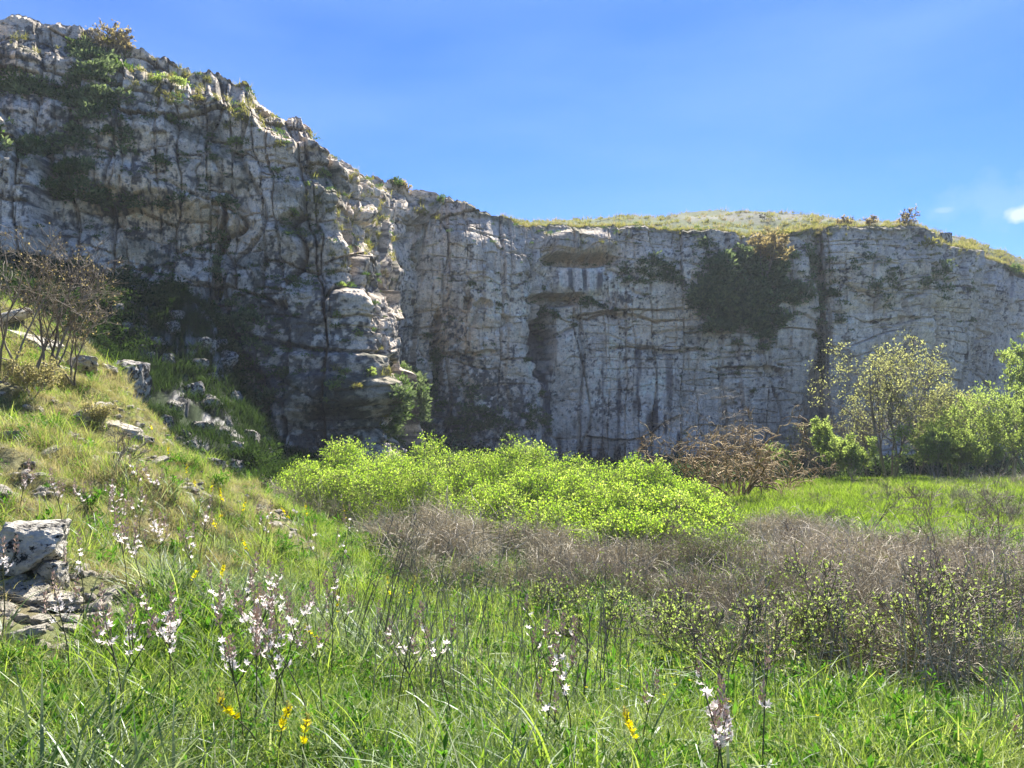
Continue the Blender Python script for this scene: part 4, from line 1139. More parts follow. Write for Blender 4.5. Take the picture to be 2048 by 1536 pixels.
def cane_proto(seed, mat, n=34, L=.9, r=.006, arch=1.4, rad=.25):
    rng = np.random.default_rng(seed); g = Geo()
    for i in range(n):
        a = rng.uniform(0, 6.283); b = np.array([math.cos(a), math.sin(a), 0]) * rad * rng.uniform(0, 1)
        az = rng.uniform(0, 6.283); l = L * rng.uniform(.4, 1.15); m = 7
        th = abs(rng.normal(0, .35)) + np.linspace(0, 1, m) * arch * rng.uniform(.3, 1.6)
        az2 = az + np.cumsum(rng.normal(0, .25, m))
        st = np.stack([np.sin(th) * np.cos(az2), np.sin(th) * np.sin(az2), np.cos(th)], -1) * l / m
        P = b + np.concatenate([[[0, 0, 0]], np.cumsum(st, 0)])
        tube(g, P, np.linspace(r * rng.uniform(.7, 1.4), r * .4, m + 1), 3)
        # side twiglets
        for k in range(3):
            i0 = rng.integers(2, m); d = unit(rng.normal(size=3) + [0, 0, .3]) * rng.uniform(.05, .16)
            tube(g, np.array([P[i0], P[i0] + d * .5 + rng.normal(0, .01, 3), P[i0] + d]), np.array([r * .5, r * .4, r * .3]), 3)
    return g.mesh('canes', mat)
CANE = [cane_proto(800 + i, M['cane']) for i in range(4)]
CANEP = [cane_proto(810 + i, M['cane_pink'], 22, 1.1, .0095, 1.9) for i in range(3)]
CTWIG = [cane_proto(820 + i, M['twig'], 30, .8, .0035, .6, .2) for i in range(3)]
SAP = [spray_proto(720 + i, 'scrub_leaf', 'twig_dark', .42, 36, .02) for i in range(4)]

def bramble(label, mounds, n, kinds, seed, leafy=0, cat='bramble', name='bramble_thicket'):
    rng = np.random.default_rng(seed)
    c = np.array([np.mean([m[0] for m in mounds]), np.mean([m[1] for m in mounds]), 0]); c[2] = gz(c[0], c[1])[0]
    e = obj(name, None, loc=c, label=label, cat=cat)
    pts, dome = mound_pts(rng, mounds, n, 1.0, power=.8)
    pts[:n // 9, :2] += rng.normal(0, .7, (n // 9, 2)); pts[:n // 9, 2] = gz(pts[:n // 9, 0], pts[:n // 9, 1], False)
    gap = fbm(pts[:, 0] * .9, pts[:, 1] * .9, 0, seed, 3) > -.22
    pts, dome = pts[gap], dome[gap]; n = len(pts)
    pts[:, 2] -= .6 * rng.uniform(.4, 1.0, len(pts)) * np.minimum(dome, .9)
    protos = sum(kinds, [])
    rot = np.stack([rng.normal(0, .45, n), rng.normal(0, .45, n), rng.uniform(0, 6.283, n)], -1)
    scatter('canes', pts - c, protos, rot=rot, scl=rng.uniform(.45, .9, n), seed=seed, parent=e, kind='stuff')
    # long arching canes over the top
    g = Geo()
    for i in range(int(n * .07) + 6):
        m = mounds[rng.integers(len(mounds))]
        a = rng.uniform(0, 6.283); r = m[2] * math.sqrt(rng.uniform(0, 1.1)); x, y = m[0] + r * math.cos(a), m[1] + r * math.sin(a)
        h = m[3] * rng.uniform(.5, 1.25); az = rng.uniform(0, 6.283); L = rng.uniform(.5, 1.3); t = np.linspace(0, 1, 10)[:, None]
        P = np.array([x, y, gz(x, y, False)[0]]) - c + t * np.array([math.cos(az), math.sin(az), 0]) * L + np.array([0, 0, 1.0]) * (h * np.sin(t * rng.uniform(1.4, 2.8))) + rng.normal(0, .025, (10, 3))
        tube(g, P, np.linspace(rng.uniform(.006, .011), .003, 10), 4)
    oc = obj('arching_canes', g.mesh('arching_canes', M['cane_pink']), e); oc['kind'] = 'stuff'
    if leafy:
        pts, dome = mound_pts(rng, mounds, leafy, .9)
        gap = fbm(pts[:, 0] * 1.4, pts[:, 1] * 1.4, 0, seed + 3, 3) > -.05
        pts = pts[gap]
        m = len(pts)
        scatter('leaves', pts - c, SAP, rot=np.stack([rng.normal(0, .5, m), rng.normal(0, .5, m), rng.uniform(0, 6.283, m)], -1), scl=rng.uniform(.6, 1.2, m), seed=seed + 1, parent=e, kind='stuff')
bramble('dead brown bramble tangle with bleached canes in front of the lime thicket', [mt(*a) for a in [(810, 14, 0.8, 1015), (890, 13.8, 1.0, 1000), (980, 13.4, 1.0, 1005), (1060, 13, 0.9, 1035), (860, 12.6, 1.0, 1050), (960, 12.2, 1.0, 1050), (1060, 11.8, 1.0, 1080), (1160, 11.6, 1.0, 1095), (1260, 11.5, 1.0, 1105), (900, 11, 0.8, 1110), (1040, 10.8, 0.8, 1120)]], 1500, [CANE, CANE, CANEP[:1]], 61)
bramble('dull brown bramble strip linking the lime thicket to the right-hand brambles', [mt(*a) for a in [(1340, 11.8, 0.9, 1095), (1430, 12, 0.9, 1085), (1500, 12, 0.8, 1085)]], 420, [CANE, CTWIG], 62, 500)
bramble('grey-brown bramble hump at the left end of the far green meadow', [mt(*a) for a in [(1530, 17.5, 1.2, 1020), (1600, 17.2, 1.2, 1030), (1480, 16.5, 0.9, 1030)]], 520, [CANE, CTWIG], 63)
bramble('bleached straw-coloured cane heap in front of the grey-brown hump', [mt(*a) for a in [(1510, 14.4, 0.9, 1068), (1570, 14, 0.9, 1075)]], 260, [CANEP, CANE[:1]], 64)
bramble('wide pinkish-brown bramble bed with bleached canes across the right middle', [mt(*a) for a in [(1660, 14, 1.1, 1085), (1760, 13.6, 1.2, 1095), (1870, 13, 1.2, 1070), (1970, 12.8, 1.2, 1100), (2080, 12.4, 1.2, 1080), (1600, 12, 1.0, 1115), (1700, 11.6, 1.1, 1105), (1820, 11.2, 1.1, 1140), (1940, 10.8, 1.1, 1110), (2060, 10.4, 1.1, 1130), (1750, 9.8, 0.8, 1160), (1900, 9.4, 0.8, 1150), (2030, 9.2, 0.8, 1140), (1620, 10, 0.8, 1175)]], 2000, [CANE, CANEP, CANE], 65, 420)
bramble('grey twiggy scrub fringe at the left foot of the lime thicket', [mt(*a) for a in [(545, 16.5, 0.9, 985), (620, 16, 1.0, 975), (690, 15.6, 1.0, 985), (750, 15.2, 0.8, 995)]], 260, [CTWIG], 66, 520, 'scrub', 'scrub')
bramble('leaf-specked thorn scrub in the right foreground, dark at its foot', [mt(*a) for a in [(1600, 8.6, 0.8, 1200), (1700, 8.6, 0.8, 1180), (1800, 8.4, 0.8, 1175), (1900, 8.2, 0.8, 1165), (2000, 8, 0.8, 1160), (2090, 7.8, 0.8, 1155), (1660, 7.6, 0.6, 1260), (1780, 7.2, 0.6, 1260), (1900, 7, 0.6, 1260), (2020, 6.8, 0.6, 1250), (1560, 9.4, .8, 1190), (1480, 9.2, .8, 1200), (1720, 6.2, .5, 1330), (1850, 6.0, .5, 1320), (1990, 5.8, .5, 1310), (1600, 6.6, .5, 1310)]], 760, [CTWIG, CANE[:2]], 67, 1300, 'scrub', 'scrub')
bramble('sparse grey thorn scrub in the centre right foreground with a few small leaves', [mt(*a) for a in [(1330, 8.6, 0.9, 1210), (1430, 8.2, 0.8, 1190), (1520, 8, 0.7, 1190), (1230, 9.4, 0.9, 1200), (1130, 10, 0.9, 1180), (1420, 7, 0.6, 1270)]], 380, [CTWIG, CANE[:1]], 68, 320, 'scrub', 'scrub')
bramble('brown weedy scrub crossing the right edge of the far meadow', [md(1900, 27, 1.6, .6), md(2000, 26, 2.0, .8), md(2080, 24, 2.0, .8), md(1980, 33, 2.5, .6)], 300, [CTWIG, CANE[:1]], 69, 0, 'scrub', 'scrub')

# individual bare shrubs in the meadow
shr = [(1730, 1080, 120, 1, 'dark leafless shrub with one long leaning branch in the green meadow'), (1650, 1075, 80, 2, 'small dark leafless shrub left of the long-branched one'), (1890, 1180, 190, 3, 'spreading black-twigged shrub rising from the right bramble bed'), (1990, 1150, 180, 4, 'dark leafless shrub near the right edge, right of the spreading one'),
       (1800, 1160, 90, 5, 'short dark shrub just left of the spreading black-twigged shrub'), (1330, 1150, 130, 6, 'thin dark leafless shrub poking out of the lime thicket front'), (1560, 1130, 90, 7, 'small dark shrub beside the bleached cane heap'),
       (1480, 1420, 210, 8, 'grey thorny shrub with fine twigs in the centre right foreground'), (1400, 1360, 160, 9, 'low grey thorny shrub left of the fine-twigged one'), (1690, 1390, 230, 10, 'upright dark-stemmed thorn shrub in the right foreground'), (1870, 1400, 240, 11, 'tall dark-footed thorn shrub, middle of the right foreground row'), (1990, 1390, 220, 12, 'dark-footed thorn shrub nearest the right edge'), (1590, 1360, 150, 13, 'slight thorn shrub beside the bright grass opening'),
       (1200, 1330, 150, 14, 'faint grey twiggy shrub in the tall grass near the centre'), (1100, 1260, 110, 15, 'small twiggy shrub in front of the brown bramble tangle')]
for px, py, hp, sd, lb in shr:
    b = ray_base(px, py); hh = hp / F * b[1]; rng = np.random.default_rng(900 + sd)
    P = grow(rng, (0, 0, 0), rng.integers(3, 6), hh * .85, (.008 * hh + .002), 3, [6, 5, 4], .5, .7, .18, .03, 6, .8)
    lg = leaves_on(rng, P, 2, .9, .03, .02, .4, .015) if sd >= 8 else None
    plant('thorn_shrub', b, P, 'twig_dark', lg, 'lime2', lb, 'shrub', 'bare thorn shrubs in the meadow', crown='foliage', trunk='stems', rmin=.003)

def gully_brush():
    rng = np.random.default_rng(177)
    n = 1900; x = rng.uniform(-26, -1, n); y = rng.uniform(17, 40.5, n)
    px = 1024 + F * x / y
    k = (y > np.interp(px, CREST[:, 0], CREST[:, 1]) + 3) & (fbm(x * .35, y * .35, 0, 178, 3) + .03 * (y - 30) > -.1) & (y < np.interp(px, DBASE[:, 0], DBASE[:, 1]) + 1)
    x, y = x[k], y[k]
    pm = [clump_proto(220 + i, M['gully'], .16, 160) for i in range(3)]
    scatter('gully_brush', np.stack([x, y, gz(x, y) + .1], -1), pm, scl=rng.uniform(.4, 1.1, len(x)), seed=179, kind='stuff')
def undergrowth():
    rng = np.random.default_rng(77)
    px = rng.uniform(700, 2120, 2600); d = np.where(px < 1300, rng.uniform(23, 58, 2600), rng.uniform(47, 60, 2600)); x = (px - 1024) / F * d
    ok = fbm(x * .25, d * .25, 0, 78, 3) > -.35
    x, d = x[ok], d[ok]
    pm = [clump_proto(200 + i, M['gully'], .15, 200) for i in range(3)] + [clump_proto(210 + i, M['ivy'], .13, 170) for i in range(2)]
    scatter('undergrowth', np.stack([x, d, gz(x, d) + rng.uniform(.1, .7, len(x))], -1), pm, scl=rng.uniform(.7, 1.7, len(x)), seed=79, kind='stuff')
def stalk_proto(seed):
    rng = np.random.default_rng(seed); g = Geo()
    for i in range(3):
        b = rng.normal(0, .08, 3) * [1, 1, 0]; h = rng.uniform(.45, .85); t = np.linspace(0, 1, 6)[:, None]
        P = b + t * np.array([0, 0, h]) + t ** 1.5 * np.array([rng.normal(.06, .08), rng.normal(0, .06), 0])
        tube(g, P, np.linspace(.0035, .0018, 6), 3)
        for k in range(5):
            i0 = rng.integers(3, 6); d = rng.normal(0, .02, 3) + [0, 0, .03]
            tube(g, np.array([P[i0], P[i0] + d]), np.array([.003, .002]), 3)
    return g.mesh('stalk', M['twig'])
def dry_stalks():
    rng = np.random.default_rng(85)
    x, y = polar_pts(rng, 700, 4.2, 13, -10, 40, 1.6)
    k = (fbm(x * .5, y * .5, 0, 86, 3) > -.05)
    x, y = x[k], y[k]
    scatter('dry_stalks', np.stack([x, y, gz(x, y)], -1), [stalk_proto(i) for i in range(4)], scl=rng.uniform(.6, 1.2, len(x)), seed=87, kind='stuff')
dry_stalks()
# tall dark rush-like stems
def stems_clump(px0, py0, n, H, seed, label, lean=.25, wide=.5):
    b = ray_base(px0, py0); rng = np.random.default_rng(seed)
    e = obj('dry_stem_clump', None, loc=b, label=label, cat='dry plant')
    for i in range(n):
        g = Geo()
        x, y = rng.normal(0, wide, 2) * [1, .5]; h = H * rng.uniform(.6, 1.1); t = np.linspace(0, 1, 8)[:, None]
        l = lean * rng.uniform(.4, 1.5)
        P = np.array([x, y, -.02]) + t * np.array([0, 0, h]) + t ** 1.6 * np.array([l * h, rng.normal(0, .08), 0]) + rng.normal(0, .008, (8, 3))
        tube(g, P, np.linspace(.005, .002, 8), 3)
        for k in range(6):
            i0 = rng.integers(5, 8); d = np.array([rng.normal(0, .03), rng.normal(0, .03), rng.uniform(.02, .06)])
            tube(g, np.array([P[i0], P[i0] + d]), np.array([.003, .002]), 3)
        obj('stem', g.mesh('stem', M['twig_dark']), e)
stems_clump(760, 1330, 22, 1.15, 71, 'clump of tall dark wiry stems leaning right in front of the bramble tangle', .22, .3)
stems_clump(1230, 1430, 8, .85, 72, 'few dark dry stalks standing in the grass near the bottom centre', .05, .25)
stems_clump(900, 1280, 7, .9, 73, 'thin scattered dark stalks right of the wiry clump', .3, .35)

# ------------------------------------------------------------------ asphodels
def flower_mesh(seed, mat, r=.024, petals=6):
    rng = np.random.default_rng(seed); g = Geo()
    a = np.arange(petals) * 2 * math.pi / petals + rng.uniform(0, 1)
    D = np.stack([np.cos(a), np.sin(a), np.full(petals, .35)], -1)
    leaf_quads(g, np.zeros((petals, 3)), D, np.tile([0, 0, 1.0], (petals, 1)), np.full(petals, r), np.full(petals, r * .42), .1)
    return g.mesh('flower', mat)
FW = [flower_mesh(i, M['white'], .022) for i in range(3)]
FY = [flower_mesh(10 + i, M['yellow'], .017) for i in range(3)]
def bud_mesh(seed, mat, L=.12):
    rng = np.random.default_rng(seed); g = Geo(); n = 26
    t = rng.uniform(0, 1, n); a = rng.uniform(0, 6.283, n); rr = .022 * (1 - t * .8)
    P = np.stack([rr * .3 * np.cos(a), rr * .3 * np.sin(a), t * L], -1)
    D = np.stack([np.cos(a) * .6, np.sin(a) * .6, .9 + 0 * a], -1)
    leaf_quads(g, P, D, rdirs(rng, n), .02 + .008 * rng.uniform(0, 1, n), np.full(n, .011), .3)
    return g.mesh('bud_spike', mat)
BUDS = [bud_mesh(i, M['bud']) for i in range(3)]
BUDY = [bud_mesh(5 + i, M['ledge_yellow'], .07) for i in range(2)]
ROS = [grass_proto(M['strap'], 13, .42, .016, .05, 1.7, 6, lean=.35, seed=90 + i) for i in range(4)]

def foot(px, py, base=None):
    base = base or min(py + 105 + max(0, py - 950) * .6, 1535)
    b = ray_base(px, base)
    t = W(px, py, b[1])
    return b, float(max(.2, t[2] - b[2]))

def asphodel(px, py, seed, label, base=None, H=None, yellow=False, nf=10, group=None, lean=None, spread=1.0):
    rng = np.random.default_rng(seed)
    b, H = foot(px, py, base)
    e = obj('yellow_asphodel' if yellow else 'asphodel', None, loc=b, label=label, cat='flower', group=group)
    lx, ly = (rng.normal(0, .13), rng.normal(0, .1)) if lean is None else lean
    t = np.linspace(0, 1, 9)[:, None]
    ax = t * np.array([0, 0, H]) + t ** 1.7 * np.array([lx, ly, 0]) + np.sin(t * 5) * .008
    g = Geo(); tube(g, ax, np.linspace(.0042, .0022, 9), 5)
    def at(s):
        k = s * 8; i = min(7, int(k)); return ax[i] + (ax[i + 1] - ax[i]) * (k - i)
    tips = [(ax[-1], (lx, ly))]
    flw = []
    if yellow:
        for k in range(nf):
            s = rng.uniform(.72, 1.0); a = rng.uniform(0, 6.283); q = at(s) + np.array([math.cos(a), math.sin(a), .3]) * .012
            flw.append((q, a))
    else:
        nb = 3 if nf > 6 else 1
        axes = [(.62, 1.0, None)]
        for k in range(nb):
            s0 = rng.uniform(.5, .74); a = rng.uniform(0, 6.283); l = rng.uniform(.14, .26) * spread
            p0 = at(s0); l = l * min(1, H / .8); d = np.array([math.cos(a) * .55, math.sin(a) * .55, .85])
            tt = np.linspace(0, 1, 4)[:, None]; bp = p0 + tt * d * l
            tube(g, bp, np.linspace(.0035, .002, 4), 4); tips.append((bp[-1], None))
            for j in range(max(1, nf // (nb + 2))):
                f = rng.uniform(.35, 1.0); a2 = rng.uniform(0, 6.283)
                flw.append((p0 + d * l * f + np.array([math.cos(a2), math.sin(a2), .2]) * .022, a2))
        while len(flw) < nf:
            s = rng.uniform(.66, .97); a = rng.uniform(0, 6.283)
            flw.append((at(s) + np.array([math.cos(a), math.sin(a), .2]) * .024, a))
    obj('stem', g.mesh('stem', M['stem'], True), e)
    for q, a in flw:
        obj('flower', (FY if yellow else FW)[rng.integers(3)], e, loc=q, rot=(rng.normal(-.9, .3), 0, a + math.pi / 2 + rng.normal(0, .3)), scale=rng.uniform(.8, 1.2))
    for q, _ in tips:
        obj('bud_spike', BUDY[rng.integers(2)] if yellow else BUDS[rng.integers(3)], e, loc=q - np.array([0, 0, .03]), scale=rng.uniform(.7, 1.1))
    if not yellow:
        o = obj('leaf_rosette', ROS[rng.integers(4)], e, rot=(0, 0, rng.uniform(0, 6.28)))
    return e
A = [  # px, py of the tip, label, flowers
 (143, 1160, 'pale asphodel leaning over the bare stones below the boulder', 12), (38, 938, 'single asphodel high on the dry slope at far left', 6), (125, 955, 'asphodel standing right of the far-left one on the dry slope', 6), (184, 968, 'asphodel just above and right of the lichened boulder', 7), (230, 965, 'flower-laden asphodel in the middle of the slope row', 8),
 (252, 990, 'asphodel right of the flower-laden one on the slope', 7), (278, 985, 'slim asphodel between the two slope groups', 6), (332, 943, 'tallest asphodel of the slope, crossing the ridge line', 8), (282, 920, 'small asphodel near the ridge edge', 5), (398, 1012, 'asphodel with few flowers where the slope meets the meadow', 5), (430, 985, 'bare-looking dark asphodel stalk above the mid slope', 4),
 (325, 1030, 'densely flowered asphodel in the centre of the slope group', 14), (255, 1040, 'asphodel left of the densely flowered one', 9), (380, 1062, 'loose asphodel right of the densely flowered one', 7), (290, 1060, 'asphodel below the slim one, with tangled flowers', 8), (360, 1175, 'bud-tipped asphodel left of the foreground bouquet', 10), (250, 1215, 'asphodel with dark buds in front of the stony patch', 9), (338, 1205, 'asphodel with open white stars left of the bouquet', 10), (232, 1225, 'low asphodel nearest the stony patch', 6),
 (455, 1155, 'left asphodel of the foreground bouquet', 12), (470, 1130, 'dark-tipped asphodel behind the left of the bouquet', 9), (500, 1152, 'asphodel with a white tuft at its tip in the bouquet', 11), (525, 1180, 'middle asphodel of the foreground bouquet', 12), (548, 1200, 'asphodel with drooping flowers in the bouquet centre', 12), (562, 1145, 'topmost asphodel of the foreground bouquet', 13), (578, 1215, 'right asphodel of the foreground bouquet', 9), (490, 1250, 'low white asphodel in front of the bouquet', 10), (545, 1270, 'lowest asphodel on the right of the bouquet', 7), (512, 1225, 'asphodel hidden in the heart of the bouquet', 10),
 (645, 1212, 'asphodel between the bouquet and the wiry stems', 6), (628, 1240, 'short asphodel right of the bouquet', 4), (700, 1150, 'pinkish asphodel stalk left of the wiry stems', 4), (662, 1160, 'thin asphodel behind the gap right of the bouquet', 5), (790, 1215, 'asphodel in front of the wiry stems', 4), (845, 1225, 'reddish asphodel right of the wiry stems', 4), (905, 1235, 'small asphodel alone in the mid grass', 4), (1075, 1205, 'tall reddish asphodel stalk near the centre', 5), (1088, 1240, 'white-flowered asphodel beside the tall reddish stalk', 4),
 (1140, 1275, 'reddish asphodel right of centre in the grass', 5), (1130, 1375, 'short bud-heavy asphodel near the bottom centre', 3), (1275, 1360, 'brown gone-over asphodel near the bottom right of centre', 3), (530, 1020, 'distant asphodel by the left end of the thicket', 4), (515, 1010, 'distant thin asphodel left of the thicket', 3), (610, 1010, 'asphodel against the grey twigs of the thicket', 4), (705, 1015, 'asphodel in front of the dark thicket shade', 4), (720, 1060, 'asphodel at the corner of the brown brambles', 4), (640, 1060, 'lone asphodel in grass before the grey twigs', 3), (170, 1085, 'pink budded asphodel close right of the boulder', 3),
 (10, 1095, 'asphodel showing over the left end of the boulder', 4), (2000, 1490, 'tiny asphodel in the grass at the bottom right', 2)]
for i, (px, py, lb, nf) in enumerate(A):
    asphodel(px, py, 1000 + i, lb, nf=int(nf * 1.6 * (.7 + .6 * ((i * 37) % 10) / 10)), group='white asphodels in the grass')
# the big near one, lower right
asphodel(1445, 1352, 1100, 'stout pinkish-white asphodel spike in the near right foreground', base=1640, nf=22, spread=.6)
asphodel(1420, 1400, 1101, 'second stout pink-budded asphodel spike just left of the big one', base=1640, nf=14, spread=.5)
asphodel(1515, 1350, 1102, 'dark bud-only asphodel stalk right of the big pinkish spike', base=1600, nf=2, spread=.2)
Y = [(438, 1125, 'yellow asphodel just left of the foreground bouquet', 12), (372, 1130, 'yellow asphodel further left with a short spike', 8), (510, 1185, 'yellow asphodel glowing inside the bouquet', 6), (530, 1385, 'large yellow flower spike near the bottom left', 18), (548, 1420, 'yellow spike just below the large one', 14), (600, 1440, 'low yellow flowers right of the two bottom spikes', 10), (1290, 1425, 'yellow flower spike near the bottom right of centre', 16), (680, 1195, 'yellow asphodel left of the wiry stems', 9), (685, 1235, 'lower yellow asphodel left of the wiry stems', 8), (788, 1160, 'yellow asphodel in the top of the wiry stems', 6), (803, 1155, 'yellow asphodel beside its twin in the wiry stems', 6), (600, 1015, 'yellow asphodel before the grey twigs of the thicket', 12), (622, 1010, 'yellow asphodel right beside the one before the grey twigs', 7), (512, 1075, 'yellow asphodel on the slope toward the thicket', 9), (700, 1015, 'yellow flower at the corner of the brambles', 4),
     (310, 850, 'yellow flowers on the ridge edge over the gully', 8), (338, 892, 'second yellow flowers down the ridge edge', 9), (375, 930, 'third yellow flowers down the ridge edge', 9), (402, 958, 'yellow flowers low on the ridge edge', 8), (425, 965, 'yellow flowers at the gully mouth', 8), (445, 975, 'yellow flowers right of the gully mouth', 9), (462, 985, 'yellow flowers by the thicket foot', 8), (480, 1000, 'yellow flowers nearest the thicket foot', 7), (60, 775, 'yellow flowers under the bare ridge bush', 6), (420, 1030, 'yellow patch midway between slope and thicket', 7), (445, 1032, 'yellow patch right of the midway one', 6)]
for i, (px, py, lb, nf) in enumerate(Y):
    asphodel(px, py, 1200 + i, lb, base=py + (45 + max(0, py - 850) * .22), yellow=True, nf=int(nf * 1.5), group='yellow asphodels in the grass')
# tiny buttercups
def dots(n, px0, px1, py0, py1, seed, name='buttercup'):
    rng = np.random.default_rng(seed)
    P = np.array([ray_base(rng.uniform(px0, px1), rng.uniform(py0, py1)) for _ in range(n)])
    P[:, 2] += rng.uniform(.2, .33, n)
    scatter(name, P, [flower_mesh(30 + i, M['yellow'], .012, 5) for i in range(2)], seed=seed, kind='stuff')
dots(70, 1050, 2040, 1330, 1530, 81, 'small_yellow_flowers')

# ------------------------------------------------------------------ plants on the cliff
def clump_proto(seed, mat, leaf, n=150, flat=.75, name='foliage'):
    rng = np.random.default_rng(seed); g = Geo()
    D = rdirs(rng, n); D[:, 2] = np.abs(D[:, 2]) * 1.0 - .2
    c = rng.normal(0, .35, (6, 3)); k = rng.integers(0, 6, n)
    P = c[k] * .7 + D * rng.uniform(.3, .62, (n, 1)); P[:, 2] *= flat
    leaf_quads(g, P, D + rdirs(rng, n) * .5 + [0, 0, .3], rdirs(rng, n), leaf * rng.uniform(.6, 1.4, n), leaf * .6 * rng.uniform(.6, 1.3, n))
    return g.mesh(name, mat)
CLD = [clump_proto(i, M['ledge'], .26, 260) for i in range(3)]
CLI = [clump_proto(10 + i, M['ivy'], .26, 220) for i in range(3)]
CLY = [clump_proto(20 + i, M['ledge_yellow'], .3, 130, .6) for i in range(3)]
CLB = [clump_proto(30 + i, M['lime2'], .24, 260) for i in range(2)]
SH = [ # px, py, radius px, kind, label
 (472, 290, 24, 'b', 'bright green shrub hanging high on the left cliff near the skyline knob'), (548, 342, 13, 'b', 'small bright shrub left of the buttress crest'), (648, 348, 17, 'b', 'round bright shrub on the skyline slope of the buttress'), (610, 370, 11, 'b', 'small bright shrub below the round skyline one'), (584, 422, 14, 'b', 'bright shrub on the buttress face below the crest'),
 (318, 160, 20, 'b', 'light green shrub near the top of the left cliff'), (352, 168, 20, 'b', 'light shrub right beside the top one'), (400, 200, 14, 'y', 'yellowish tuft on the upper left ledge'), (486, 245, 18, 'y', 'pale yellow tuft on a ledge under the skyline knob'), (218, 263, 14, 'd', 'dark round shrub on the upper left wall'), (415, 358, 12, 'd', 'dark round shrub in the middle of the left wall'), (425, 275, 11, 'd', 'dark shrub in a joint right of centre on the left wall'),
 (340, 245, 18, 'd', 'dark shrub under a ledge on the left wall'), (320, 330, 22, 'd', 'flat dark shrub on the ochre left wall'), (140, 350, 34, 'd', 'wide dark shrub mass beside the left spur'), (215, 390, 26, 'd', 'hanging dark shrub right of the spur'), (70, 300, 16, 'd', 'dark shrub behind the crest of the left spur'), (250, 540, 18, 'd', 'dark bush at the foot of the pale overhang'), (300, 545, 14, 'd', 'dark bush right of the one under the pale overhang'), (150, 545, 34, 'd', 'dark shrub mass behind the bare ridge bush'),
 (680, 634, 14, 'b', 'round green shrub on the buttress edge, upper of two'), (712, 668, 12, 'b', 'round green shrub on the buttress edge, lower of two'), (684, 575, 10, 'b', 'small green shrub above the pair on the buttress edge'), (738, 752, 15, 'b', 'round shrub at the right tip of the buttress ledge'), (690, 748, 14, 'b', 'shrub in the middle of the buttress ledge'), (672, 778, 15, 'b', 'shrub hanging below the buttress ledge'), (645, 745, 10, 'b', 'small shrub at the left of the buttress ledge'), (652, 806, 8, 'b', 'small shrub under the buttress ledge'), (712, 775, 14, 'y', 'dry tuft on the buttress ledge'),
 (836, 430, 16, 'y', 'yellow-green tuft in the gully right of the buttress'), (790, 368, 16, 'd', 'dark shrub on the skyline above the gully'), (880, 402, 12, 'd', 'small dark shrub on the rim right of the gully'), (855, 675, 12, 'd', 'dark shrub in the black crack of the middle wall'), (866, 722, 10, 'd', 'dark shrub in the crack below the ochre patch'), (998, 610, 9, 'd', 'dark shrub beside the small square holes'), (940, 568, 10, 'd', 'dark tuft above the square holes'),
 (1085, 625, 17, 'd', 'dark shrub in the left of the recess under the overhang'), (1108, 630, 15, 'd', 'dark shrub in the right of the recess under the overhang'), (1172, 610, 22, 'd', 'flat dark ivy patch right of the recess'), (1205, 612, 14, 'd', 'dark tuft at the end of the flat ivy patch'), (1145, 648, 9, 'd', 'dark tuft below the recess on the pale wall'), (1230, 618, 8, 'd', 'dark tuft right of the flat ivy patch'), (1052, 720, 10, 'd', 'dark shrub left of the blue-black streak'), (1083, 790, 10, 'd', 'dark shrub at the foot of the blue-black streak'),
 (1300, 520, 24, 'i', 'purplish dark bush under the rim left of the ivy slope'), (1250, 545, 16, 'd', 'dark ledge shrub left of the purplish bush'), (1340, 550, 18, 'd', 'dark shrubs below the purplish bush'), (1478, 748, 9, 'd', 'dark tuft low on the pale wall'), (1480, 735, 7, 'd', 'small dark tuft just above the low one'), (1505, 780, 7, 'd', 'tuft in a low vertical joint'), (1530, 700, 18, 'd', 'dark ledge growth below the ivy slope'), (1625, 672, 9, 'd', 'dark tuft left of the tall black joint'),
 (1640, 600, 14, 'i', 'ivy in the upper part of the tall black joint'), (1640, 640, 13, 'i', 'ivy in the middle of the tall black joint'), (1640, 700, 13, 'i', 'ivy in the lower part of the tall black joint'), (1640, 745, 12, 'i', 'ivy at the foot of the tall black joint'), (1665, 590, 16, 'd', 'dark shrub right of the tall black joint'), (1680, 640, 14, 'i', 'ivy streak right of the tall joint'), (1560, 470, 18, 'y', 'light tuft on the rim above the ivy slope'), (1590, 512, 14, 'b', 'green shrub on a ledge below the rim'),
 (1860, 495, 20, 'y', 'yellow-green tuft in the notch below the standing stone'), (1940, 580, 12, 'i', 'ivy strip down the right-hand corner of the wall'), (1942, 640, 10, 'i', 'lower ivy strip on the right-hand corner'), (1750, 575, 18, 'i', 'dark stain-like ivy on the right wall'), (1890, 540, 20, 'i', 'ivy patch near the right-hand corner'), (2020, 540, 16, 'd', 'bush on the sloping skyline at the right edge'),
 (430, 595, 16, 'y', 'yellow blooming tuft at the foot of the dark crack'), (500, 640, 18, 'i', 'dark greenery at the base of the buttress'), (530, 700, 15, 'i', 'dark greenery lower on the buttress base'), (470, 610, 18, 'i', 'dark shrub by the yellow blooming tuft'), (190, 200, 30, 'i', 'dark hollow filled with dry shrub high on the left cliff'), (170, 150, 26, 'i', 'brown dry brush under the left skyline'), (560, 290, 14, 'y', 'orange-yellow flowering tuft under the skyline knob'), (225, 95, 22, 'y', 'dry brush on the skyline at upper left'),
]
shr_proto = {'b': CLB, 'd': CLD, 'i': CLI, 'y': CLY}
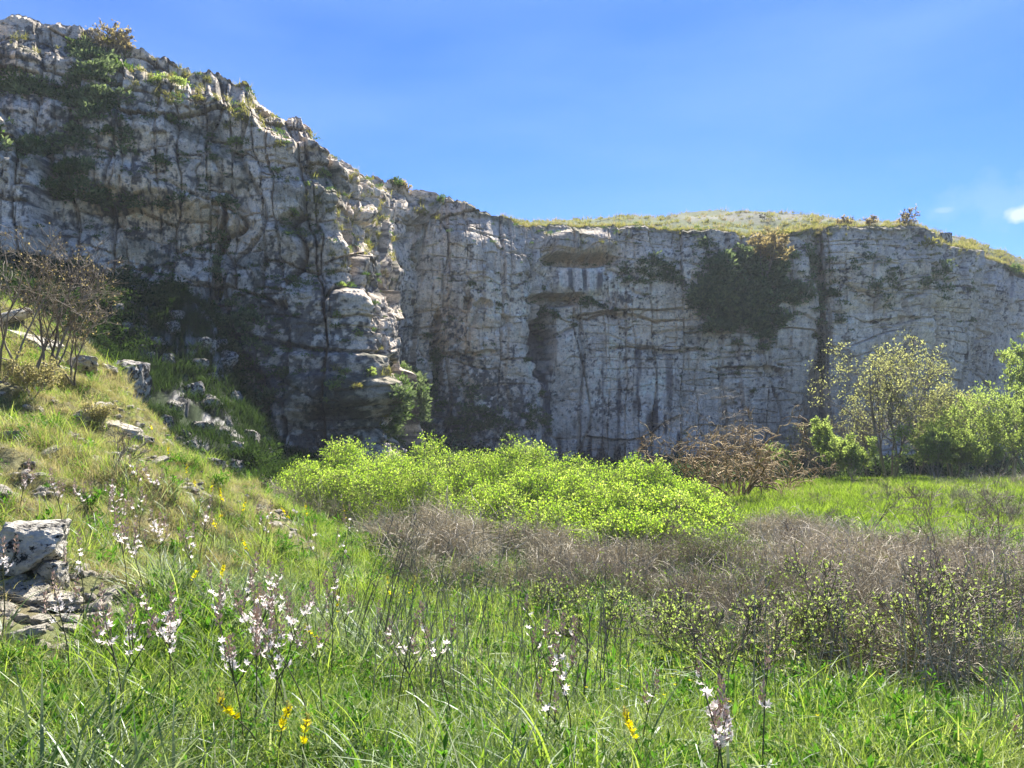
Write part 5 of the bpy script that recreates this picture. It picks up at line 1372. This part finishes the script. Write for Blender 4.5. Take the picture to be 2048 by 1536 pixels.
for i, (px, py, r, kd, lb) in enumerate(SH):
    p, n = on_cliff(px, py)
    if p is None: continue
    s = r / F * p[1] * 1.15
    rng = np.random.default_rng(1300 + i)
    pr = shr_proto[kd]
    e = obj('cliff_shrub', None, loc=p + n * .15, label=lb, cat='shrub', group='shrubs growing on the cliff')
    P = grow(rng, (0, 0, -.3 * s), 4, s * .9, .03 * s, 1, [4], .5, .7, .15, .05, 4, .8)
    obj('stems', wood(P, 3, rmin=.01).mesh('stems', M['twig_dark']), e)
    ff = obj('foliage', pr[i % len(pr)], e, loc=(0, 0, .1 * s), rot=(rng.normal(0, .2), rng.normal(0, .2), rng.uniform(0, 6.28)), scale=(s, s * .8, s * rng.uniform(.75, 1.1)))
    ff['kind'] = 'stuff'

def cliff_cover(name, patches, n, protos, seed, smin, smax, label=None, cat=None, kind='stuff', thr=.0, up=None):
    rng = np.random.default_rng(seed)
    PX, PY = CL['PX'].ravel(), CL['PY'].ravel()
    w = np.zeros(len(PX))
    wob = fbm(CP[:, 0] * .7, CP[:, 2] * .7, CP[:, 1] * .7, seed + 2, 4, .7)
    for (px, py, rx, ry, a) in patches:
        w = np.maximum(w, a * np.clip(1.1 - np.hypot((PX - px) / rx, (PY - py) / ry) + .6 * wob, 0, 1))
    if name == 'ivy': w = w * sstep(-.15, .35, fbm(CP[:, 0] * 1.3, CP[:, 2] * .8, CP[:, 1] * 1.3, 191, 4, .65) + .15)
    w = np.where(w > thr, w, 0)
    if up is not None: w = w * sstep(up, up + .3, CN[:, 2])
    w = w / w.sum()
    k = rng.choice(len(PX), n, p=w, replace=True)
    pts = CP[k] + CN[k] * rng.uniform(0, .25 + .35 * (smax > .9), (n, 1))
    c = pts.mean(0)
    return scatter(name, pts - c, protos, scl=rng.uniform(smin, smax, n), seed=seed, loc=c, label=label, cat=cat, kind=kind)
SM_I = [clump_proto(50 + i, M['ivy'], .42, 60) for i in range(3)]
SM_L = [clump_proto(60 + i, M['ledge'], .28, 60) for i in range(2)]
SM_T = [grass_proto(M['ledge_yellow'], 22, .9, .06, .3, 1.0, 3, lean=.5, seed=110 + i) for i in range(2)]
gully_brush()
undergrowth()
cliff_cover('ivy', [(1480, 600, 60, 62, 1), (1440, 640, 34, 24, .9), (1550, 560, 26, 50, .5), (1500, 545, 46, 26, .8), (1530, 650, 30, 20, .6), (1450, 560, 30, 40, .7), (1590, 600, 16, 40, .4), (1400, 600, 18, 30, .5)], 560, SM_I, 91, .4, 1.25)
cliff_cover('ledge_greenery', [(190, 180, 60, 110, .7), (60, 180, 60, 20, .6), (150, 370, 70, 30, .8), (300, 405, 160, 10, .6), (60, 290, 60, 20, .6), (480, 690, 40, 80, .35), (540, 760, 60, 50, .25), (400, 630, 60, 30, .4), (820, 820, 50, 70, .6), (432, 540, 12, 90, .8), (1080, 650, 12, 60, .4), (1320, 555, 60, 20, .3), (1420, 520, 20, 50, .2), (1700, 560, 160, 60, .12), (870, 760, 10, 90, .6), (1640, 640, 6, 90, .25), (1310, 530, 50, 20, .2), (960, 840, 100, 40, .35), (150, 580, 140, 30, 1)], 1500, SM_I + SM_L, 92, .3, .75)
cliff_cover('ledge_tufts', [(350, 170, 120, 60, .8), (640, 400, 60, 120, .8), (720, 460, 60, 130, .7), (740, 760, 40, 60, .8), (680, 750, 80, 12, 1), (760, 850, 12, 60, 1), (850, 420, 40, 30, .6), (180, 90, 140, 20, .8), (1250, 480, 200, 16, .3), (1700, 480, 150, 30, .4), (1890, 510, 60, 40, .7), (500, 230, 80, 60, .5)], 420, SM_T, 93, .3, .8)
cliff_cover('crack_tufts', [(960, 600, 160, 160, .4), (1500, 620, 400, 180, .4), (300, 350, 280, 220, .5), (600, 560, 160, 250, .5)], 750, SM_L, 94, .12, .4, up=.25)

# grass along the rim
def rim_grass():
    rng = np.random.default_rng(95)
    n = 11000
    i = rng.integers(0, len(PV), n); pxt, _, _ = proj(PV[i, 1]); i = i[(pxt > 1000) | (rng.uniform(0, 1, n) < .3)]; n = len(i); j = (rng.uniform(0, 1, n) ** 1.0 * (PV.shape[1] - 12)).astype(int)
    pts = PV[i, j] + rng.normal(0, .15, (n, 3)) * [1, 1, .0]
    pm = [grass_proto(M['ledge_yellow'], 24, .55, .045, .35, 1.0, 3, lean=.4, seed=120 + k) for k in range(3)] + [grass_proto(M['straw'], 14, .5, .04, .3, 1.0, 3, lean=.4, seed=125)]
    px, _, _ = proj(pts)
    sc = np.where(px < 1000, .4, 1.0) * rng.uniform(.4, 1.1, n) * (1 + .7 * j / PV.shape[1])
    scatter('rim_grass', pts, pm, scl=sc, seed=96, kind='stuff')
rim_grass()

# trees on the rim
def rim_tree(px, py, hpx, seed, label, mat=None, leafm='tan', n=4, wide=1.0, d=None, bark='twig_tan', lift=0, leaves=2):
    d0 = d if d else np.interp(px, TAB[:, 2], TAB[:, 3]) + 1.5
    p = W(px, py, d0); hh = hpx / F * d0
    rng = np.random.default_rng(seed)
    P = grow(rng, (0, 0, 0), n, hh * .85, .03 * hh, 3, [6, 5, 4], .5, .7, .14, .03, 6, wide)
    lg = leaves_on(rng, P, 2, leaves, .2, .12, .3, .08) if leaves else None
    p[2] -= .3
    return plant('tree', p, P, bark, lg, leafm, label, 'tree', trunk='trunk', rmin=.02)
rim_tree(1822, 458, 48, 131, 'small pale spreading tree on the skyline, left of the standing stone', n=4, wide=1.1, leafm='tan', leaves=.5)
rim_tree(1690, 452, 24, 132, 'little leafless skyline bush, left one of the pair', n=4, wide=.9, leaves=.5)
rim_tree(1738, 452, 22, 133, 'little leafless skyline bush, right one of the pair', n=4, wide=.9, leaves=.5)
p, nn = on_cliff(1530, 545)
rt = rim_tree(1530, 545, 90, 134, 'small tan-budded tree growing from the ivy slope up to the rim', n=3, wide=.8, d=p[1] - .6, leaves=7)
rim_tree(220, 108, 60, 135, 'sprawling leafless brush on the upper left skyline', n=6, wide=1.3, d=45.5, bark='twig', leaves=.5)
rim_tree(795, 378, 24, 136, 'dark leafless tuft on the skyline over the gully', n=6, wide=1.0, d=61.5, bark='twig', leaves=1)
for i, (px, py, h, lb) in enumerate([(1225, 454, 10, 'thin dry stalk on the rim right of the overhang'), (1000, 440, 12, 'dry stalk where the rim levels off'), (1530, 436, 14, 'dry stalk on the grassy skyline hump'), (640, 330, 12, 'dry stalk on the buttress skyline')]):
    rim_tree(px, py, h, 140 + i, lb, n=2, wide=.5, bark='twig', leaves=0)
# the standing stone on the right skyline
d0 = 80.0
p = W(1893, 492, d0); s = d0 / F
st = boulder_mesh(577, M['rock_far'], 4, 8, (1, .8, 1), rough=.03)
obj('standing_stone', st, loc=(p[0], p[1], p[2] + 8 * s), scale=(17 * s, 12 * s, 23 * s), rot=(0, .05, .2), label='upright squared stone block on the right skyline', cat='rock')
for i, (px, py, w, lb) in enumerate([(1318, 441, 26, 'rounded grey rock hump on the skyline, left one'), (1390, 437, 40, 'low wide grey rock hump on the skyline, right one')]):
    dd = 105; p = W(px, py, dd); s = w / F * dd
    obj('rock', BM_far[i], loc=p - np.array([0, 0, .25 * s]), scale=(s, s, s * .3), label=lb, cat='rock')

# ------------------------------------------------------------------ the air: thin haze that pales the far wall
def haze():
    m, nt, l = new_mat('haze_air')
    out = nt.new('ShaderNodeOutputMaterial'); v = nt.new('ShaderNodeVolumePrincipled')
    v.inputs['Color'].default_value = (.84, .9, 1.0, 1); v.inputs['Density'].default_value = .00045; v.inputs['Anisotropy'].default_value = .1
    l.new(v.outputs[0], out.inputs['Volume'])
    x0, x1, y0, y1, z0, z1 = -960, 960, -960, 960, -4.5, 44
    V = np.array([(x, y, z) for z in (z0, z1) for x, y in ((x0, y0), (x1, y0), (x1, y1), (x0, y1))])
    Q = np.array([(3, 2, 1, 0), (4, 5, 6, 7), (0, 1, 5, 4), (1, 2, 6, 5), (2, 3, 7, 6), (3, 0, 4, 7)])
    obj('haze', mesh('haze', V, Q, m), kind='stuff')
haze()
